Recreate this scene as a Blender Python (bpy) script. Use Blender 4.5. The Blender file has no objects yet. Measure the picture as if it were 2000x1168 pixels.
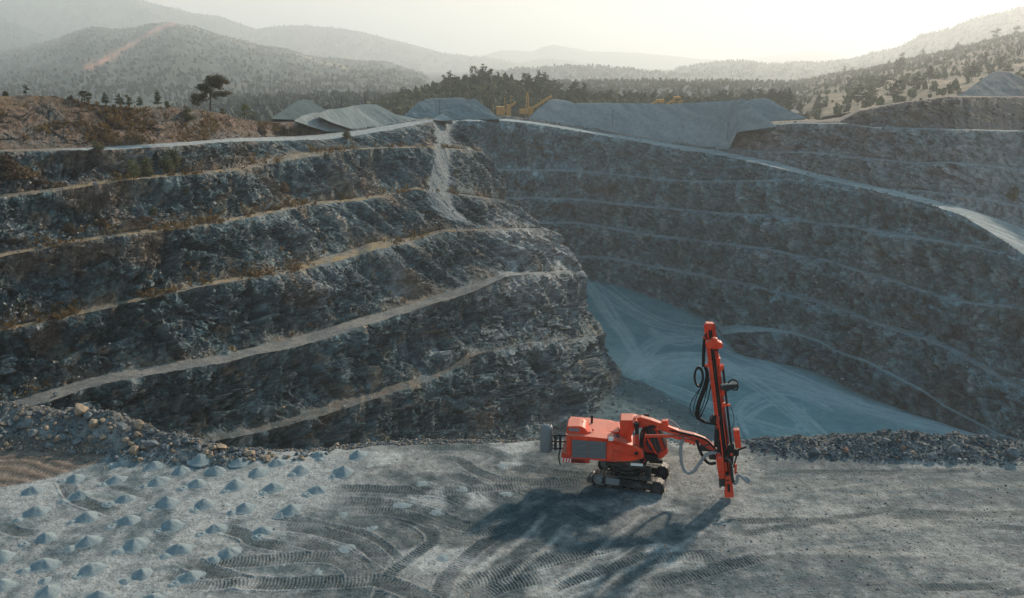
import bpy, bmesh, math, random
import numpy as np
from mathutils import Vector, Matrix
random.seed(7)
RNG = np.random.default_rng(11)
S = bpy.context.scene
COL = S.collection

# ------------------------------------------------------------------ camera
W, H, F, ZC = 2000.0, 1168.0, 1666.7, 21.0
PITCH = math.radians(15.4)
SP, CP = math.sin(PITCH), math.cos(PITCH)
cam = bpy.data.cameras.new('camera'); cam.lens = 30.0; cam.sensor_width = 36.0
cam.clip_start = 0.5; cam.clip_end = 30000
co = bpy.data.objects.new('camera', cam); COL.objects.link(co)
co.location = (0, 0, ZC); co.rotation_euler = (math.radians(90) - PITCH, 0, 0)
S.camera = co

def T(py):
    """ratio drop / horizontal distance for an image row"""
    dy = np.asarray(py, float) - H/2
    return (F*SP + dy*CP) / (F*CP - dy*SP)
def U(px, py, Y):
    """point of the place seen at px,py that stands Y metres away"""
    t = T(py); Y = np.asarray(Y, float)
    d = Y*(CP + t*SP)
    return np.stack(np.broadcast_arrays((np.asarray(px, float)-W/2)*d/F, Y, ZC - Y*t), -1)
def onz(px, py, z=0.0):
    return U(px, py, (ZC - z)/T(py))
def proj(P):
    P = np.asarray(P, float)
    x, y, z = P[..., 0], P[..., 1], P[..., 2]-ZC
    d = y*CP - z*SP; up = y*SP + z*CP
    return W/2 + F*x/d, H/2 - F*up/d

# ------------------------------------------------------------------ noise
def _h(ix, iy, iz, seed):
    h = (ix.astype(np.int64)*374761393 + iy.astype(np.int64)*668265263 + iz.astype(np.int64)*2147483647 + seed*1274126177) & 0xFFFFFFFF
    h = ((h ^ (h >> 13))*1274126177) & 0xFFFFFFFF
    h = ((h ^ (h >> 16))*2246822519) & 0xFFFFFFFF
    return ((h ^ (h >> 15)) & 0xFFFFFF).astype(np.float64)/0xFFFFFF
def vn(p, seed=0):
    p = np.asarray(p, float); i = np.floor(p); f = p - i
    f = f*f*f*(f*(f*6-15)+10)
    X, Y, Z = i[..., 0], i[..., 1], i[..., 2]
    out = 0
    for a in (0, 1):
        wx = f[..., 0] if a else 1-f[..., 0]
        for b in (0, 1):
            wy = f[..., 1] if b else 1-f[..., 1]
            for c in (0, 1):
                wz = f[..., 2] if c else 1-f[..., 2]
                out = out + wx*wy*wz*_h(X+a, Y+b, Z+c, seed)
    return out*2-1
def fbm(p, o=4, seed=0, gain=.5, lac=2.03):
    p = np.asarray(p, float); s = 0; a = 1; n = 0
    for k in range(o):
        s = s + a*vn(p*lac**k + 17.3*k, seed+k); n += a; a *= gain
    return s/n
def ridged(p, o=4, seed=0):
    s = 0; a = 1; n = 0
    for k in range(o):
        s = s + a*(1-2*np.abs(vn(np.asarray(p)*2.1**k + 9.1*k, seed+k))); n += a; a *= .55
    return s/n
def cells(p, seed=0):
    """F1 distance, F2-F1 and a random value per cell"""
    p = np.asarray(p, float); i = np.floor(p)
    d1 = np.full(p.shape[:-1], 9.0); d2 = d1.copy(); idv = np.zeros_like(d1)
    for a in (-1, 0, 1):
        for b in (-1, 0, 1):
            for c in (-1, 0, 1):
                X, Y, Z = i[..., 0]+a, i[..., 1]+b, i[..., 2]+c
                q = np.stack([X+_h(X, Y, Z, seed+1), Y+_h(X, Y, Z, seed+2), Z+_h(X, Y, Z, seed+3)], -1)
                d = np.sqrt(((q-p)**2).sum(-1)); m = d < d1
                d2 = np.where(m, d1, np.minimum(d2, d)); idv = np.where(m, _h(X, Y, Z, seed+4), idv); d1 = np.where(m, d, d1)
    return d1, d2-d1, idv
def facets(p, seed=0, tilt=.6):
    """broken rock: every cell a plane with its own set-back and tilt, -1..1"""
    p = np.asarray(p, float); i = np.floor(p)
    d1 = np.full(p.shape[:-1], 9.0); out = np.zeros_like(d1)
    for a in (-1, 0, 1):
        for b in (-1, 0, 1):
            for c in (-1, 0, 1):
                X, Y, Z = i[..., 0]+a, i[..., 1]+b, i[..., 2]+c
                q = p - np.stack([X+_h(X, Y, Z, seed+1), Y+_h(X, Y, Z, seed+2), Z+_h(X, Y, Z, seed+3)], -1)
                d = (q*q).sum(-1); m = d < d1
                val = _h(X, Y, Z, seed+4)*2-1 + tilt*2*(q[..., 0]*(_h(X, Y, Z, seed+5)-.5) + q[..., 1]*(_h(X, Y, Z, seed+6)-.5) + q[..., 2]*(_h(X, Y, Z, seed+7)-.35))*2
                out = np.where(m, val, out); d1 = np.where(m, d, d1)
    return out
def sstep(a, b, x):
    t = np.clip((np.asarray(x, float)-a)/(b-a), 0, 1); return t*t*(3-2*t)
def mix(a, b, t):
    a = np.asarray(a, float); b = np.asarray(b, float); t = np.asarray(t)[..., None]
    return a*(1-t) + b*t
def pl(pts):
    a = np.array(pts, float); return lambda x: np.interp(x, a[:, 0], a[:, 1])
def n1(x, f, seed):
    x = np.asarray(x, float); return fbm(np.stack([x*f, x*0+seed*3.7, x*0], -1), 3, seed)

# ------------------------------------------------------------------ materials
def mat(name):
    m = bpy.data.materials.new(name); m.use_nodes = True
    nt = m.node_tree; b = nt.nodes['Principled BSDF']
    b.inputs['Specular IOR Level'].default_value = .25
    return m, nt, b
def noise_node(nt, scale, detail=6, rough=.6, coord='Object', dist=0.0, stretch=None):
    tc = nt.nodes.new('ShaderNodeTexCoord'); n = nt.nodes.new('ShaderNodeTexNoise')
    n.inputs['Scale'].default_value = scale; n.inputs['Detail'].default_value = detail
    n.inputs['Roughness'].default_value = rough; n.inputs['Distortion'].default_value = dist
    if stretch:
        mp = nt.nodes.new('ShaderNodeMapping'); mp.inputs['Scale'].default_value = stretch
        nt.links.new(tc.outputs[coord], mp.inputs['Vector']); nt.links.new(mp.outputs[0], n.inputs['Vector'])
    else: nt.links.new(tc.outputs[coord], n.inputs['Vector'])
    return n
def terrain_mat(name, s1=1.2, s2=6.0, lo=.6, hi=1.4, bump=.5, bdist=.15, rough=.92):
    """own colour per vertex (rock, dust, dry grass) broken up by procedural grain and bump"""
    m, nt, b = mat(name)
    at = nt.nodes.new('ShaderNodeAttribute'); at.attribute_name = 'Col'
    a = noise_node(nt, s1, 8, .68); c = noise_node(nt, s2, 6, .7)
    ad = nt.nodes.new('ShaderNodeMath'); ad.operation = 'ADD'
    nt.links.new(a.outputs[0], ad.inputs[0]); nt.links.new(c.outputs[0], ad.inputs[1])
    mr = nt.nodes.new('ShaderNodeMapRange'); mr.inputs[1].default_value = .68; mr.inputs[2].default_value = 1.32
    mr.inputs[3].default_value = lo; mr.inputs[4].default_value = hi
    nt.links.new(ad.outputs[0], mr.inputs[0])
    vm = nt.nodes.new('ShaderNodeVectorMath'); vm.operation = 'SCALE'
    nt.links.new(at.outputs['Color'], vm.inputs[0]); nt.links.new(mr.outputs[0], vm.inputs['Scale'])
    nt.links.new(vm.outputs[0], b.inputs['Base Color'])
    bp = nt.nodes.new('ShaderNodeBump'); bp.inputs['Strength'].default_value = bump; bp.inputs['Distance'].default_value = bdist
    nt.links.new(ad.outputs[0], bp.inputs['Height']); nt.links.new(bp.outputs[0], b.inputs['Normal'])
    b.inputs['Roughness'].default_value = rough
    return m
def plain(name, col, rough=.6, metal=0.0, var=.25, scale=4.0, bump=.0, spec=.35, dust=None, dscale=1.3, up=0.0):
    m, nt, b = mat(name)
    n = noise_node(nt, scale, 6, .65)
    mr = nt.nodes.new('ShaderNodeMapRange'); mr.inputs[1].default_value = .3; mr.inputs[2].default_value = .7
    mr.inputs[3].default_value = 1-var; mr.inputs[4].default_value = 1+var
    nt.links.new(n.outputs[0], mr.inputs[0])
    vm = nt.nodes.new('ShaderNodeVectorMath'); vm.operation = 'SCALE'; vm.inputs[0].default_value = col
    nt.links.new(mr.outputs[0], vm.inputs['Scale'])
    last = vm.outputs[0]
    if dust:
        d = noise_node(nt, dscale, 7, .7); r = nt.nodes.new('ShaderNodeMapRange')
        r.inputs[1].default_value = .48; r.inputs[2].default_value = .72; r.inputs[4].default_value = dust[3]
        nt.links.new(d.outputs[0], r.inputs[0])
        mx = nt.nodes.new('ShaderNodeMix'); mx.data_type = 'RGBA'
        nt.links.new(r.outputs[0], mx.inputs['Factor']); nt.links.new(last, mx.inputs['A']); mx.inputs['B'].default_value = (*dust[:3], 1)
        last = mx.outputs['Result']
    if up:  # up-facing faces tinted salmon: sunlit tops painted into the colour
        ge = nt.nodes.new('ShaderNodeNewGeometry'); sx = nt.nodes.new('ShaderNodeSeparateXYZ'); nt.links.new(ge.outputs['Normal'], sx.inputs[0])
        r = nt.nodes.new('ShaderNodeMapRange'); r.inputs[1].default_value = .5; r.inputs[2].default_value = 1.0; r.inputs[4].default_value = up
        nt.links.new(sx.outputs['Z'], r.inputs[0]); mx = nt.nodes.new('ShaderNodeMix'); mx.data_type = 'RGBA'
        nt.links.new(r.outputs[0], mx.inputs['Factor']); nt.links.new(last, mx.inputs['A']); mx.inputs['B'].default_value = (.62, .40, .28, 1); last = mx.outputs['Result']
    nt.links.new(last, b.inputs['Base Color'])
    b.inputs['Roughness'].default_value = rough; b.inputs['Metallic'].default_value = metal
    b.inputs['Specular IOR Level'].default_value = spec
    if bump:
        bp = nt.nodes.new('ShaderNodeBump'); bp.inputs['Strength'].default_value = bump; bp.inputs['Distance'].default_value = .05
        nt.links.new(n.outputs[0], bp.inputs['Height']); nt.links.new(bp.outputs[0], b.inputs['Normal'])
    return m
def leaf_mat(name, ca, cb, scale=.9):
    m, nt, b = mat(name)
    n = noise_node(nt, scale, 4, .6); oi = nt.nodes.new('ShaderNodeObjectInfo')
    rp = nt.nodes.new('ShaderNodeValToRGB')
    rp.color_ramp.elements[0].position = .35; rp.color_ramp.elements[0].color = (*ca, 1)
    rp.color_ramp.elements[1].position = .68; rp.color_ramp.elements[1].color = (*cb, 1)
    nt.links.new(n.outputs[0], rp.inputs[0])
    mr = nt.nodes.new('ShaderNodeMapRange'); mr.inputs[3].default_value = .7; mr.inputs[4].default_value = 1.35
    nt.links.new(oi.outputs['Random'], mr.inputs[0])
    vm = nt.nodes.new('ShaderNodeVectorMath'); vm.operation = 'SCALE'
    nt.links.new(rp.outputs[0], vm.inputs[0]); nt.links.new(mr.outputs[0], vm.inputs['Scale'])
    nt.links.new(vm.outputs[0], b.inputs['Base Color']); b.inputs['Roughness'].default_value = .8
    tr = nt.nodes.new('ShaderNodeBsdfTranslucent'); nt.links.new(vm.outputs[0], tr.inputs['Color'])
    ms = nt.nodes.new('ShaderNodeMixShader'); ms.inputs[0].default_value = .3
    out = nt.nodes['Material Output']
    nt.links.new(b.outputs[0], ms.inputs[1]); nt.links.new(tr.outputs[0], ms.inputs[2]); nt.links.new(ms.outputs[0], out.inputs['Surface'])
    return m

M = {}
M['wall'] = terrain_mat('quarry_rock', .9, 4.5, .45, 1.55, .9, .35)
M['farwall'] = terrain_mat('far_quarry_rock', .55, 2.6, .5, 1.5, .9, .5)
M['ground'] = terrain_mat('platform_gravel', 2.4, 10.0, .35, 1.65, .8, .06)
M['floor'] = terrain_mat('pit_floor_dust', .35, 2.0, .75, 1.25, .3, .08)
M['hill'] = terrain_mat('hillside_scrub', .06, .35, .6, 1.4, .5, 1.0)
M['heap'] = terrain_mat('crushed_gravel', 1.0, 5.0, .75, 1.25, .4, .15)
M['mound'] = plain('drill_cuttings', (.225, .265, .275), .95, 0, .18, 9, .5, .1)
M['stone_grey'] = plain('grey_stone', (.155, .168, .175), .9, 0, .45, 3.0, .5, .2)
M['stone_tan'] = plain('tan_stone', (.33, .245, .175), .9, 0, .35, 3.0, .5, .2)
M['stone_dark'] = plain('dark_stone', (.10, .115, .12), .9, 0, .45, 3.0, .5, .2)
M['stone_red'] = plain('rusty_stone', (.26, .15, .11), .9, 0, .35, 3.0, .5, .2)
M['pine'] = leaf_mat('pine_needles', (.030, .045, .028), (.075, .085, .040))
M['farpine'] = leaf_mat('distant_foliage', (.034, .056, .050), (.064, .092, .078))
M['lit_pine'] = leaf_mat('lit_pine_needles', (.055, .05, .03), (.14, .105, .06))  # warm light on the lone pine put into its needle colour
M['oak'] = leaf_mat('broad_leaves', (.06, .075, .036), (.14, .135, .06))
M['shrub'] = leaf_mat('shrub_leaves', (.08, .09, .042), (.19, .165, .075))
M['dryshrub'] = leaf_mat('dry_shrub_twigs', (.07, .05, .03), (.19, .12, .06))
M['bark'] = plain('bark', (.09, .065, .05), .9, 0, .35, 3, .4)
M['paint'] = plain('red_orange_paint', (.74, .055, .018), .5, 0, .3, 1.2, 0, .4, (.42, .20, .13, .32), 1.6, .4)
M['paint_dark'] = plain('worn_red_paint', (.48, .035, .015), .55, 0, .2, 3.0, 0, .4, (.16, .10, .08, .6), 1.5, .35)
M['black'] = plain('black_rubber', (.012, .012, .013), .55, 0, .3, 6)
M['dark'] = plain('dark_steel', (.03, .032, .034), .6, .2, .4, 5, .2, .4, (.16, .15, .14, .6), 1.8)
M['steel'] = plain('track_steel', (.10, .095, .09), .5, .5, .35, 6, .2, .4, (.36, .32, .28, .7), 2.5)
M['grey'] = plain('grey_tank_paint', (.17, .19, .20), .5, 0, .12, 3, 0, .4)
M['hose'] = plain('grey_dust_hose', (.26, .27, .28), .65, 0, .15, 6)
M['mesh'] = plain('grille_mesh', (.20, .22, .24), .5, .4, .2, 12)
M['white'] = plain('white_paint', (.75, .74, .72), .5, 0, .1, 4)
M['glass'] = plain('cab_glass', (.03, .035, .04), .08, 0, .1, 2, 0, .8)
M['yellow'] = plain('yellow_machine_paint', (.50, .25, .05), .55, 0, .2, 1.5, 0, .4)
M['wood'] = plain('weathered_wood', (.10, .09, .085), .9, 0, .3, 5)

# ------------------------------------------------------------------ object helpers
def tag(o, label=None, cat=None, group=None, kind=None):
    if label: o['label'] = label
    if cat: o['category'] = cat
    if group: o['group'] = group
    if kind: o['kind'] = kind
    return o
def empty(name, loc=(0, 0, 0), rz=0.0):
    o = bpy.data.objects.new(name, None); COL.objects.link(o)
    o.location = loc; o.rotation_euler = (0, 0, rz); o.empty_display_size = .3
    return o
def link(name, me, parent=None):
    o = bpy.data.objects.new(name, me); COL.objects.link(o)
    if parent: o.parent = parent
    return o
def mesh_np(name, V, Q, m, col=None, smooth=True, T3=None):
    me = bpy.data.meshes.new(name)
    V = np.ascontiguousarray(np.asarray(V, np.float32).reshape(-1, 3))
    me.vertices.add(len(V)); me.vertices.foreach_set('co', V.ravel())
    parts = []; starts = []; tot = 0
    for arr, k in ((Q, 4), (T3, 3)):
        if arr is None or len(arr) == 0: continue
        arr = np.asarray(arr, np.int32); parts.append(arr.ravel())
        starts.append(tot + np.arange(len(arr), dtype=np.int32)*k); tot += len(arr)*k
    L = np.concatenate(parts); ST = np.concatenate(starts)
    me.loops.add(len(L)); me.loops.foreach_set('vertex_index', L)
    me.polygons.add(len(ST)); me.polygons.foreach_set('loop_start', ST.astype(np.int32))
    me.update(calc_edges=True); me.validate()
    if col is not None:
        ca = me.color_attributes.new('Col', 'FLOAT_COLOR', 'POINT')
        c4 = np.ones((len(V), 4), np.float32); c4[:, :3] = np.clip(np.asarray(col).reshape(-1, 3), .005, .9)
        ca.data.foreach_set('color', c4.ravel())
    me.polygons.foreach_set('use_smooth', np.full(len(me.polygons), smooth))
    me.materials.append(m)
    return me
def gridq(nr, nc):
    i = np.arange(nr*nc).reshape(nr, nc)
    return np.stack([i[:-1, :-1], i[:-1, 1:], i[1:, 1:], i[1:, :-1]], -1).reshape(-1, 4)
def grid_obj(name, P, m, col, kind='structure', smooth=True, flip=False):
    q = gridq(P.shape[0], P.shape[1])
    if flip: q = q[:, ::-1]
    o = link(name, mesh_np(name, P, q, m, col, smooth))
    if kind: o['kind'] = kind
    return o
class MB:
    """collects boxes, bars, prisms and tubes for ONE mesh"""
    def __init__(s): s.bm = bmesh.new()
    def box(s, c, d, R=None, bev=.0):
        r = bmesh.ops.create_cube(s.bm, size=1)
        v = r['verts']; bmesh.ops.scale(s.bm, vec=d, verts=v)
        if bev: 
            e = list({e for x in v for e in x.link_edges})
            g = bmesh.ops.bevel(s.bm, geom=e, offset=bev, segments=2, affect='EDGES', profile=.6); v = g['verts']
        mt = Matrix.Translation(c)
        if R is not None: mt = mt @ R.to_4x4()
        bmesh.ops.transform(s.bm, matrix=mt, verts=v); return s
    def prism(s, pts, y0, y1, axis='y', bev=0.0):
        """polygon in (x,z) extruded along y"""
        f = [s.bm.verts.new((p[0], y0, p[1])) for p in pts]; b = [s.bm.verts.new((p[0], y1, p[1])) for p in pts]
        n = len(pts); fs = [s.bm.faces.new(f), s.bm.faces.new(b[::-1])]
        for i in range(n): fs.append(s.bm.faces.new((f[i], b[i], b[(i+1) % n], f[(i+1) % n])))
        bmesh.ops.recalc_face_normals(s.bm, faces=fs)
        if bev:
            e = list({e for q in fs for e in q.edges})
            bmesh.ops.bevel(s.bm, geom=e, offset=bev, segments=2, affect='EDGES', profile=.6)
        return s
    def tube(s, pts, r, seg=8, smooth=0, taper=None):
        P = [Vector(p) for p in pts]
        if smooth: P = catmull(P, smooth)
        up = Vector((.13, .21, .97)); rings = []
        for i, p in enumerate(P):
            t = (P[min(i+1, len(P)-1)] - P[max(i-1, 0)])
            if t.length < 1e-6: t = Vector((0, 0, 1))
            t.normalize()
            a = t.cross(up)
            if a.length < .1: a = t.cross(Vector((1, 0, 0)))
            a.normalize(); b = t.cross(a)
            rr = r if taper is None else r*(1 + (taper-1)*i/max(1, len(P)-1))
            rings.append([s.bm.verts.new(p + a*(math.cos(k*2*math.pi/seg)*rr) + b*(math.sin(k*2*math.pi/seg)*rr)) for k in range(seg)])
            up = b if abs(t.z) > .95 else Vector((.13, .21, .97))
        for A, B in zip(rings, rings[1:]):
            # match ring start to avoid twist
            off = min(range(seg), key=lambda o: (A[0].co-B[o].co).length)
            B[:] = B[off:]+B[:off]
            for k in range(seg):
                s.bm.faces.new((A[k], A[(k+1) % seg], B[(k+1) % seg], B[k]))
        s.bm.faces.new(rings[0][::-1]); s.bm.faces.new(rings[-1])
        return s
    def bar(s, a, b, w, d=None, bev=0.0):
        a = Vector(a); b = Vector(b); t = b-a; R = t.to_track_quat('Z', 'Y').to_matrix()
        return s.box((a+b)/2, (w, d or w, t.length), R, bev)
    def lathe(s, prof, c, seg=16, R=None):
        rings = []
        for (r, z) in prof:
            ring = []
            for k in range(seg):
                v = Vector((r*math.cos(k*2*math.pi/seg), r*math.sin(k*2*math.pi/seg), z))
                if R is not None: v = R @ v
                ring.append(s.bm.verts.new(v + Vector(c)))
            rings.append(ring)
        for A, B in zip(rings, rings[1:]):
            for k in range(seg): s.bm.faces.new((A[k], A[(k+1) % seg], B[(k+1) % seg], B[k]))
        s.bm.faces.new(rings[0][::-1]); s.bm.faces.new(rings[-1]); return s
    def build(s, name, m, parent=None, smooth=False):
        bmesh.ops.recalc_face_normals(s.bm, faces=s.bm.faces)
        me = bpy.data.meshes.new(name); s.bm.to_mesh(me); s.bm.free(); me.materials.append(m)
        if smooth: me.polygons.foreach_set('use_smooth', np.full(len(me.polygons), True))
        return link(name, me, parent)
def catmull(P, n):
    out = []
    for i in range(len(P)-1):
        p0 = P[max(i-1, 0)]; p1 = P[i]; p2 = P[i+1]; p3 = P[min(i+2, len(P)-1)]
        for k in range(n):
            t = k/n
            out.append(.5*((2*p1) + (p2-p0)*t + (2*p0-5*p1+4*p2-p3)*t*t + (3*p1-p0-3*p2+p3)*t**3))
    out.append(P[-1]); return out

# ------------------------------------------------------------------ pit walls
def wall(name, keys, x0, nU, Yb, slope, rows_per_px, m, colour, disp, back, jitter=1.6, seed=0, tail=None, foot=False):
    u = np.linspace(0, 1, nU)
    prev = None; K = []
    for i, k in enumerate(keys):
        px = x0 + u*(k['end']-x0)
        jit = (n1(px, .02, seed+i)*jitter + n1(px, .09, seed+40+i)*jitter*.8 + n1(px, .3, seed+80+i)*jitter*.22)*k.get('jit', 1)
        wob = 1.0
        if k.get('width') is not None:
            py = K[-1]['py0'] - pl(k['width'])(px); jit = K[-1]['jit']*.6 + .6*n1(px, .1, seed+65+i)
            jit = np.clip(jit, K[-1]['jit']-2, K[-1]['jit'] + pl(k['width'])(px)*.7)
        else: py = pl(k['line'])(px)
        if i == 0:
            Y = Yb(px, T(py)); py0 = py
        else:
            py0 = np.minimum(py, K[-1]['py0']-.25); t = T(py0)
            s = k['s']*(k['sl'] if 'sl' in k else slope(px)); Y = (ZC - K[-1]['z0'] + s*K[-1]['Y'])/(s+t)
        Y = np.convolve(np.pad(Y, 9, mode='edge'), np.ones(19)/19, 'valid')
        py = py0 + jit if i == 0 else np.minimum(py0 + jit, K[-1]['py']-.2)
        z0 = U(px, py0, Y)[:, 2]; P = U(px, py, np.clip((ZC-z0)/T(py), Y-.9, Y+.9) if k.get('lv', 1) else Y)      # ragged edges retreat on the level
        K.append(dict(px=px, py=py, py0=py0, jit=jit, Y=Y, z=P[:, 2], z0=z0, P=P))
    rows = []; seg = []; vv = []
    for i in range(1, len(K)):
        n = max(1, int(round(np.percentile(K[i-1]['py']-K[i]['py'], 85)*rows_per_px)))
        for j in range(n):
            v = j/n; rows.append(K[i-1]['P']*(1-v) + K[i]['P']*v); seg.append(i); vv.append(v)
    rows.append(K[-1]['P']); seg.append(len(K)-1); vv.append(1.0)
    P = np.array(rows); seg = np.array(seg); vv = np.array(vv)
    face = np.array([keys[i]['kind'] == 'face' for i in range(len(keys))])
    # outward horizontal normal from the smoothed line of the middle key
    mid = K[len(K)//2]['P']; kk = max(5, nU//12)
    tx = np.gradient(np.convolve(np.pad(mid[:, 0], kk, mode='edge'), np.ones(2*kk+1)/(2*kk+1), 'valid'))
    ty = np.gradient(np.convolve(np.pad(mid[:, 1], kk, mode='edge'), np.ones(2*kk+1)/(2*kk+1), 'valid'))
    L = np.hypot(tx, ty)+1e-9; N = np.stack([ty/L, -tx/L, np.full(nU, .35)], -1)
    N /= np.linalg.norm(N, axis=1)[:, None]
    # arc length along the wall
    al = np.concatenate([[0], np.cumsum(np.hypot(np.diff(mid[:, 0]), np.diff(mid[:, 1])))])
    hgt = np.array([np.maximum(.01, K[i]['z']-K[i-1]['z']) if i else np.zeros(nU) for i in range(len(K))])
    A = np.where(face[seg][:, None], 1.0, .0)*np.sin(np.pi*np.clip(vv, .0, 1))[:, None]**.6*sstep(.8, 5, hgt[seg])
    info = dict(P0=P, al=np.broadcast_to(al, P.shape[:2]), seg=seg, v=vv, A=A, face=face[seg], h=hgt[seg], K=K, px=proj(P)[0], py=proj(P)[1])
    D = disp(P, info)
    P = P + N[None]*D[..., None]
    col = colour(P, info)
    info['P'] = P; info['N'] = N
    P2, c2 = P, col
    if tail:      # the wall turns away from the viewer round its nose
        ex = [P2]; ec = [c2]
        last = P2[:, -1]; dirv = last[:, :2]/np.linalg.norm(last[:, :2], axis=1)[:, None]
        for k, rot in tail:
            c, s = math.cos(rot), math.sin(rot)
            d = np.stack([dirv[:, 0]*c - dirv[:, 1]*s, dirv[:, 0]*s + dirv[:, 1]*c], -1)
            q = last.copy(); q[:, :2] += d*k; ex.append(q[:, None]); ec.append(c2[:, -1:])
        P2 = np.concatenate(ex, 1); c2 = np.concatenate(ec, 1)
    if foot:      # the lowest slope runs on down to the pit floor, out of sight below the platform
        a = P2[0].copy(); a[:, 0] *= (a[:, 1]-9)/a[:, 1]; a[:, 1] -= 9; a[:, 2] = ZF-1.6
        b = a.copy(); b[:, 1] = 47; b[:, 0] *= .6
        P2 = np.concatenate([b[None], a[None], P2], 0); c2 = np.concatenate([c2[:1], c2[:1], c2], 0)
    if back:
        ex = [P2]; ec = [c2]
        for dy, dz in back:
            q = P2[-1].copy(); q[:, 0] *= (q[:, 1]+dy)/q[:, 1]; q[:, 1] += dy; q[:, 2] += dz
            q[:, 2] += fbm(q*.05, 3, 5)*min(1.0, dy*.05); ex.append(q[None]); ec.append(c2[-1:])
        P2 = np.concatenate(ex, 0); c2 = np.concatenate(ec, 0)
    o = grid_obj(name, P2, m, c2, smooth=False)
    return o, info

def W_(w): return w
LB = [(-300, 1010), (0, 960), (200, 930), (400, 905), (700, 892), (900, 884), (1000, 880), (1090, 872), (1135, 850), (1170, 800), (1200, 755), (1215, 740)]
K1 = [(-300, 945), (0, 915), (200, 890), (400, 864), (500, 847), (628, 812), (693, 792), (760, 768), (821, 750), (872, 729), (910, 699), (962, 684), (1050, 668), (1130, 660), (1185, 655)]
K2 = [(-300, 868), (0, 812), (77, 789), (164, 761), (231, 744), (308, 730), (385, 717), (436, 709), (500, 691), (560, 682), (640, 661), (690, 641), (760, 622), (850, 592), (920, 571), (985, 541), (1040, 534), (1090, 531), (1135, 530)]
K3 = [(-300, 715), (0, 648), (130, 620), (250, 593), (380, 563), (480, 545), (577, 531), (640, 513), (700, 500), (725, 488), (745, 484), (800, 474), (865, 453), (930, 450), (1000, 447), (1055, 445)]
K4 = [(-300, 575), (0, 502), (130, 476), (250, 457), (380, 444), (450, 431), (550, 411), (600, 401), (680, 394), (760, 382), (812, 369), (870, 376), (930, 383), (985, 390)]
K5 = [(-300, 430), (0, 387), (130, 370), (250, 352), (330, 344), (450, 334), (520, 322), (570, 312), (620, 304), (680, 294), (760, 288), (840, 288), (900, 291), (945, 295)]
K6 = [(-300, 302), (0, 296), (130, 293), (200, 293), (330, 286), (450, 277), (560, 274), (640, 272), (700, 264), (760, 254), (800, 246), (835, 239), (860, 237), (890, 240)]
K7 = [(-300, 196), (0, 188), (60, 186), (110, 188), (160, 200), (230, 210), (340, 210), (390, 215), (430, 222), (480, 235), (520, 240), (560, 238), (600, 243), (640, 258), (700, 253), (760, 243), (800, 236), (835, 231), (890, 234)]
left_keys = [
 dict(line=LB, end=1215, kind='face', jit=.5),
 dict(line=K1, end=1185, kind='face', s=2.1),
 dict(line=K1, end=1185, kind='bench', s=.12, width=[(-300, 8), (400, 8), (500, 10), (628, 15), (693, 17), (821, 14), (900, 7), (1000, 2.5), (1185, 1)]),
 dict(line=K2, end=1135, kind='face', s=2.1),
 dict(line=K2, end=1135, kind='bench', s=.03, width=[(-300, 33), (0, 22), (77, 23), (164, 20), (231, 17), (308, 18), (385, 18), (500, 14), (560, 20), (640, 21), (690, 19), (760, 16), (850, 15), (920, 15), (985, 9), (1040, 4), (1135, 1)]),
 dict(line=K3, end=1055, kind='face', s=2.2),
 dict(line=K3, end=1055, kind='bench', s=.06, width=[(-300, 8), (0, 7), (300, 7), (480, 7), (577, 10), (650, 14), (700, 16), (760, 14), (860, 6), (920, 2), (1055, 1)]),
 dict(line=K4, end=985, kind='face', s=1.8),
 dict(line=K4, end=985, kind='bench', s=.06, width=[(-300, 9), (0, 7), (300, 6), (500, 6), (700, 6), (812, 5), (860, 1), (985, .6)]),
 dict(line=K5, end=945, kind='face', s=1.4),
 dict(line=K5, end=945, kind='bench', s=.05, width=[(-300, 8), (0, 7), (300, 6), (450, 6), (560, 11), (620, 9), (690, 2), (945, .6)]),
 dict(line=K6, end=890, kind='face', s=1.1, jit=.5, lv=0),
 dict(line=K6, end=890, kind='bench', s=.02, lv=0, width=[(-300, 4), (130, 4), (200, 6), (330, 7), (450, 7), (560, 8), (640, 12), (700, 10), (760, 10), (835, 6), (890, 4)]),
 dict(line=K7, end=890, kind='face', s=.6, lv=0, jit=.7),
]
ZF = -68.0     # level of the pit floor
yB = pl([(-300, 96), (0, 112), (400, 132), (700, 152), (900, 170), (1050, 186), (1135, 198), (1170, 212), (1215, (ZC-ZF)/float(T(740)))])
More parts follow.
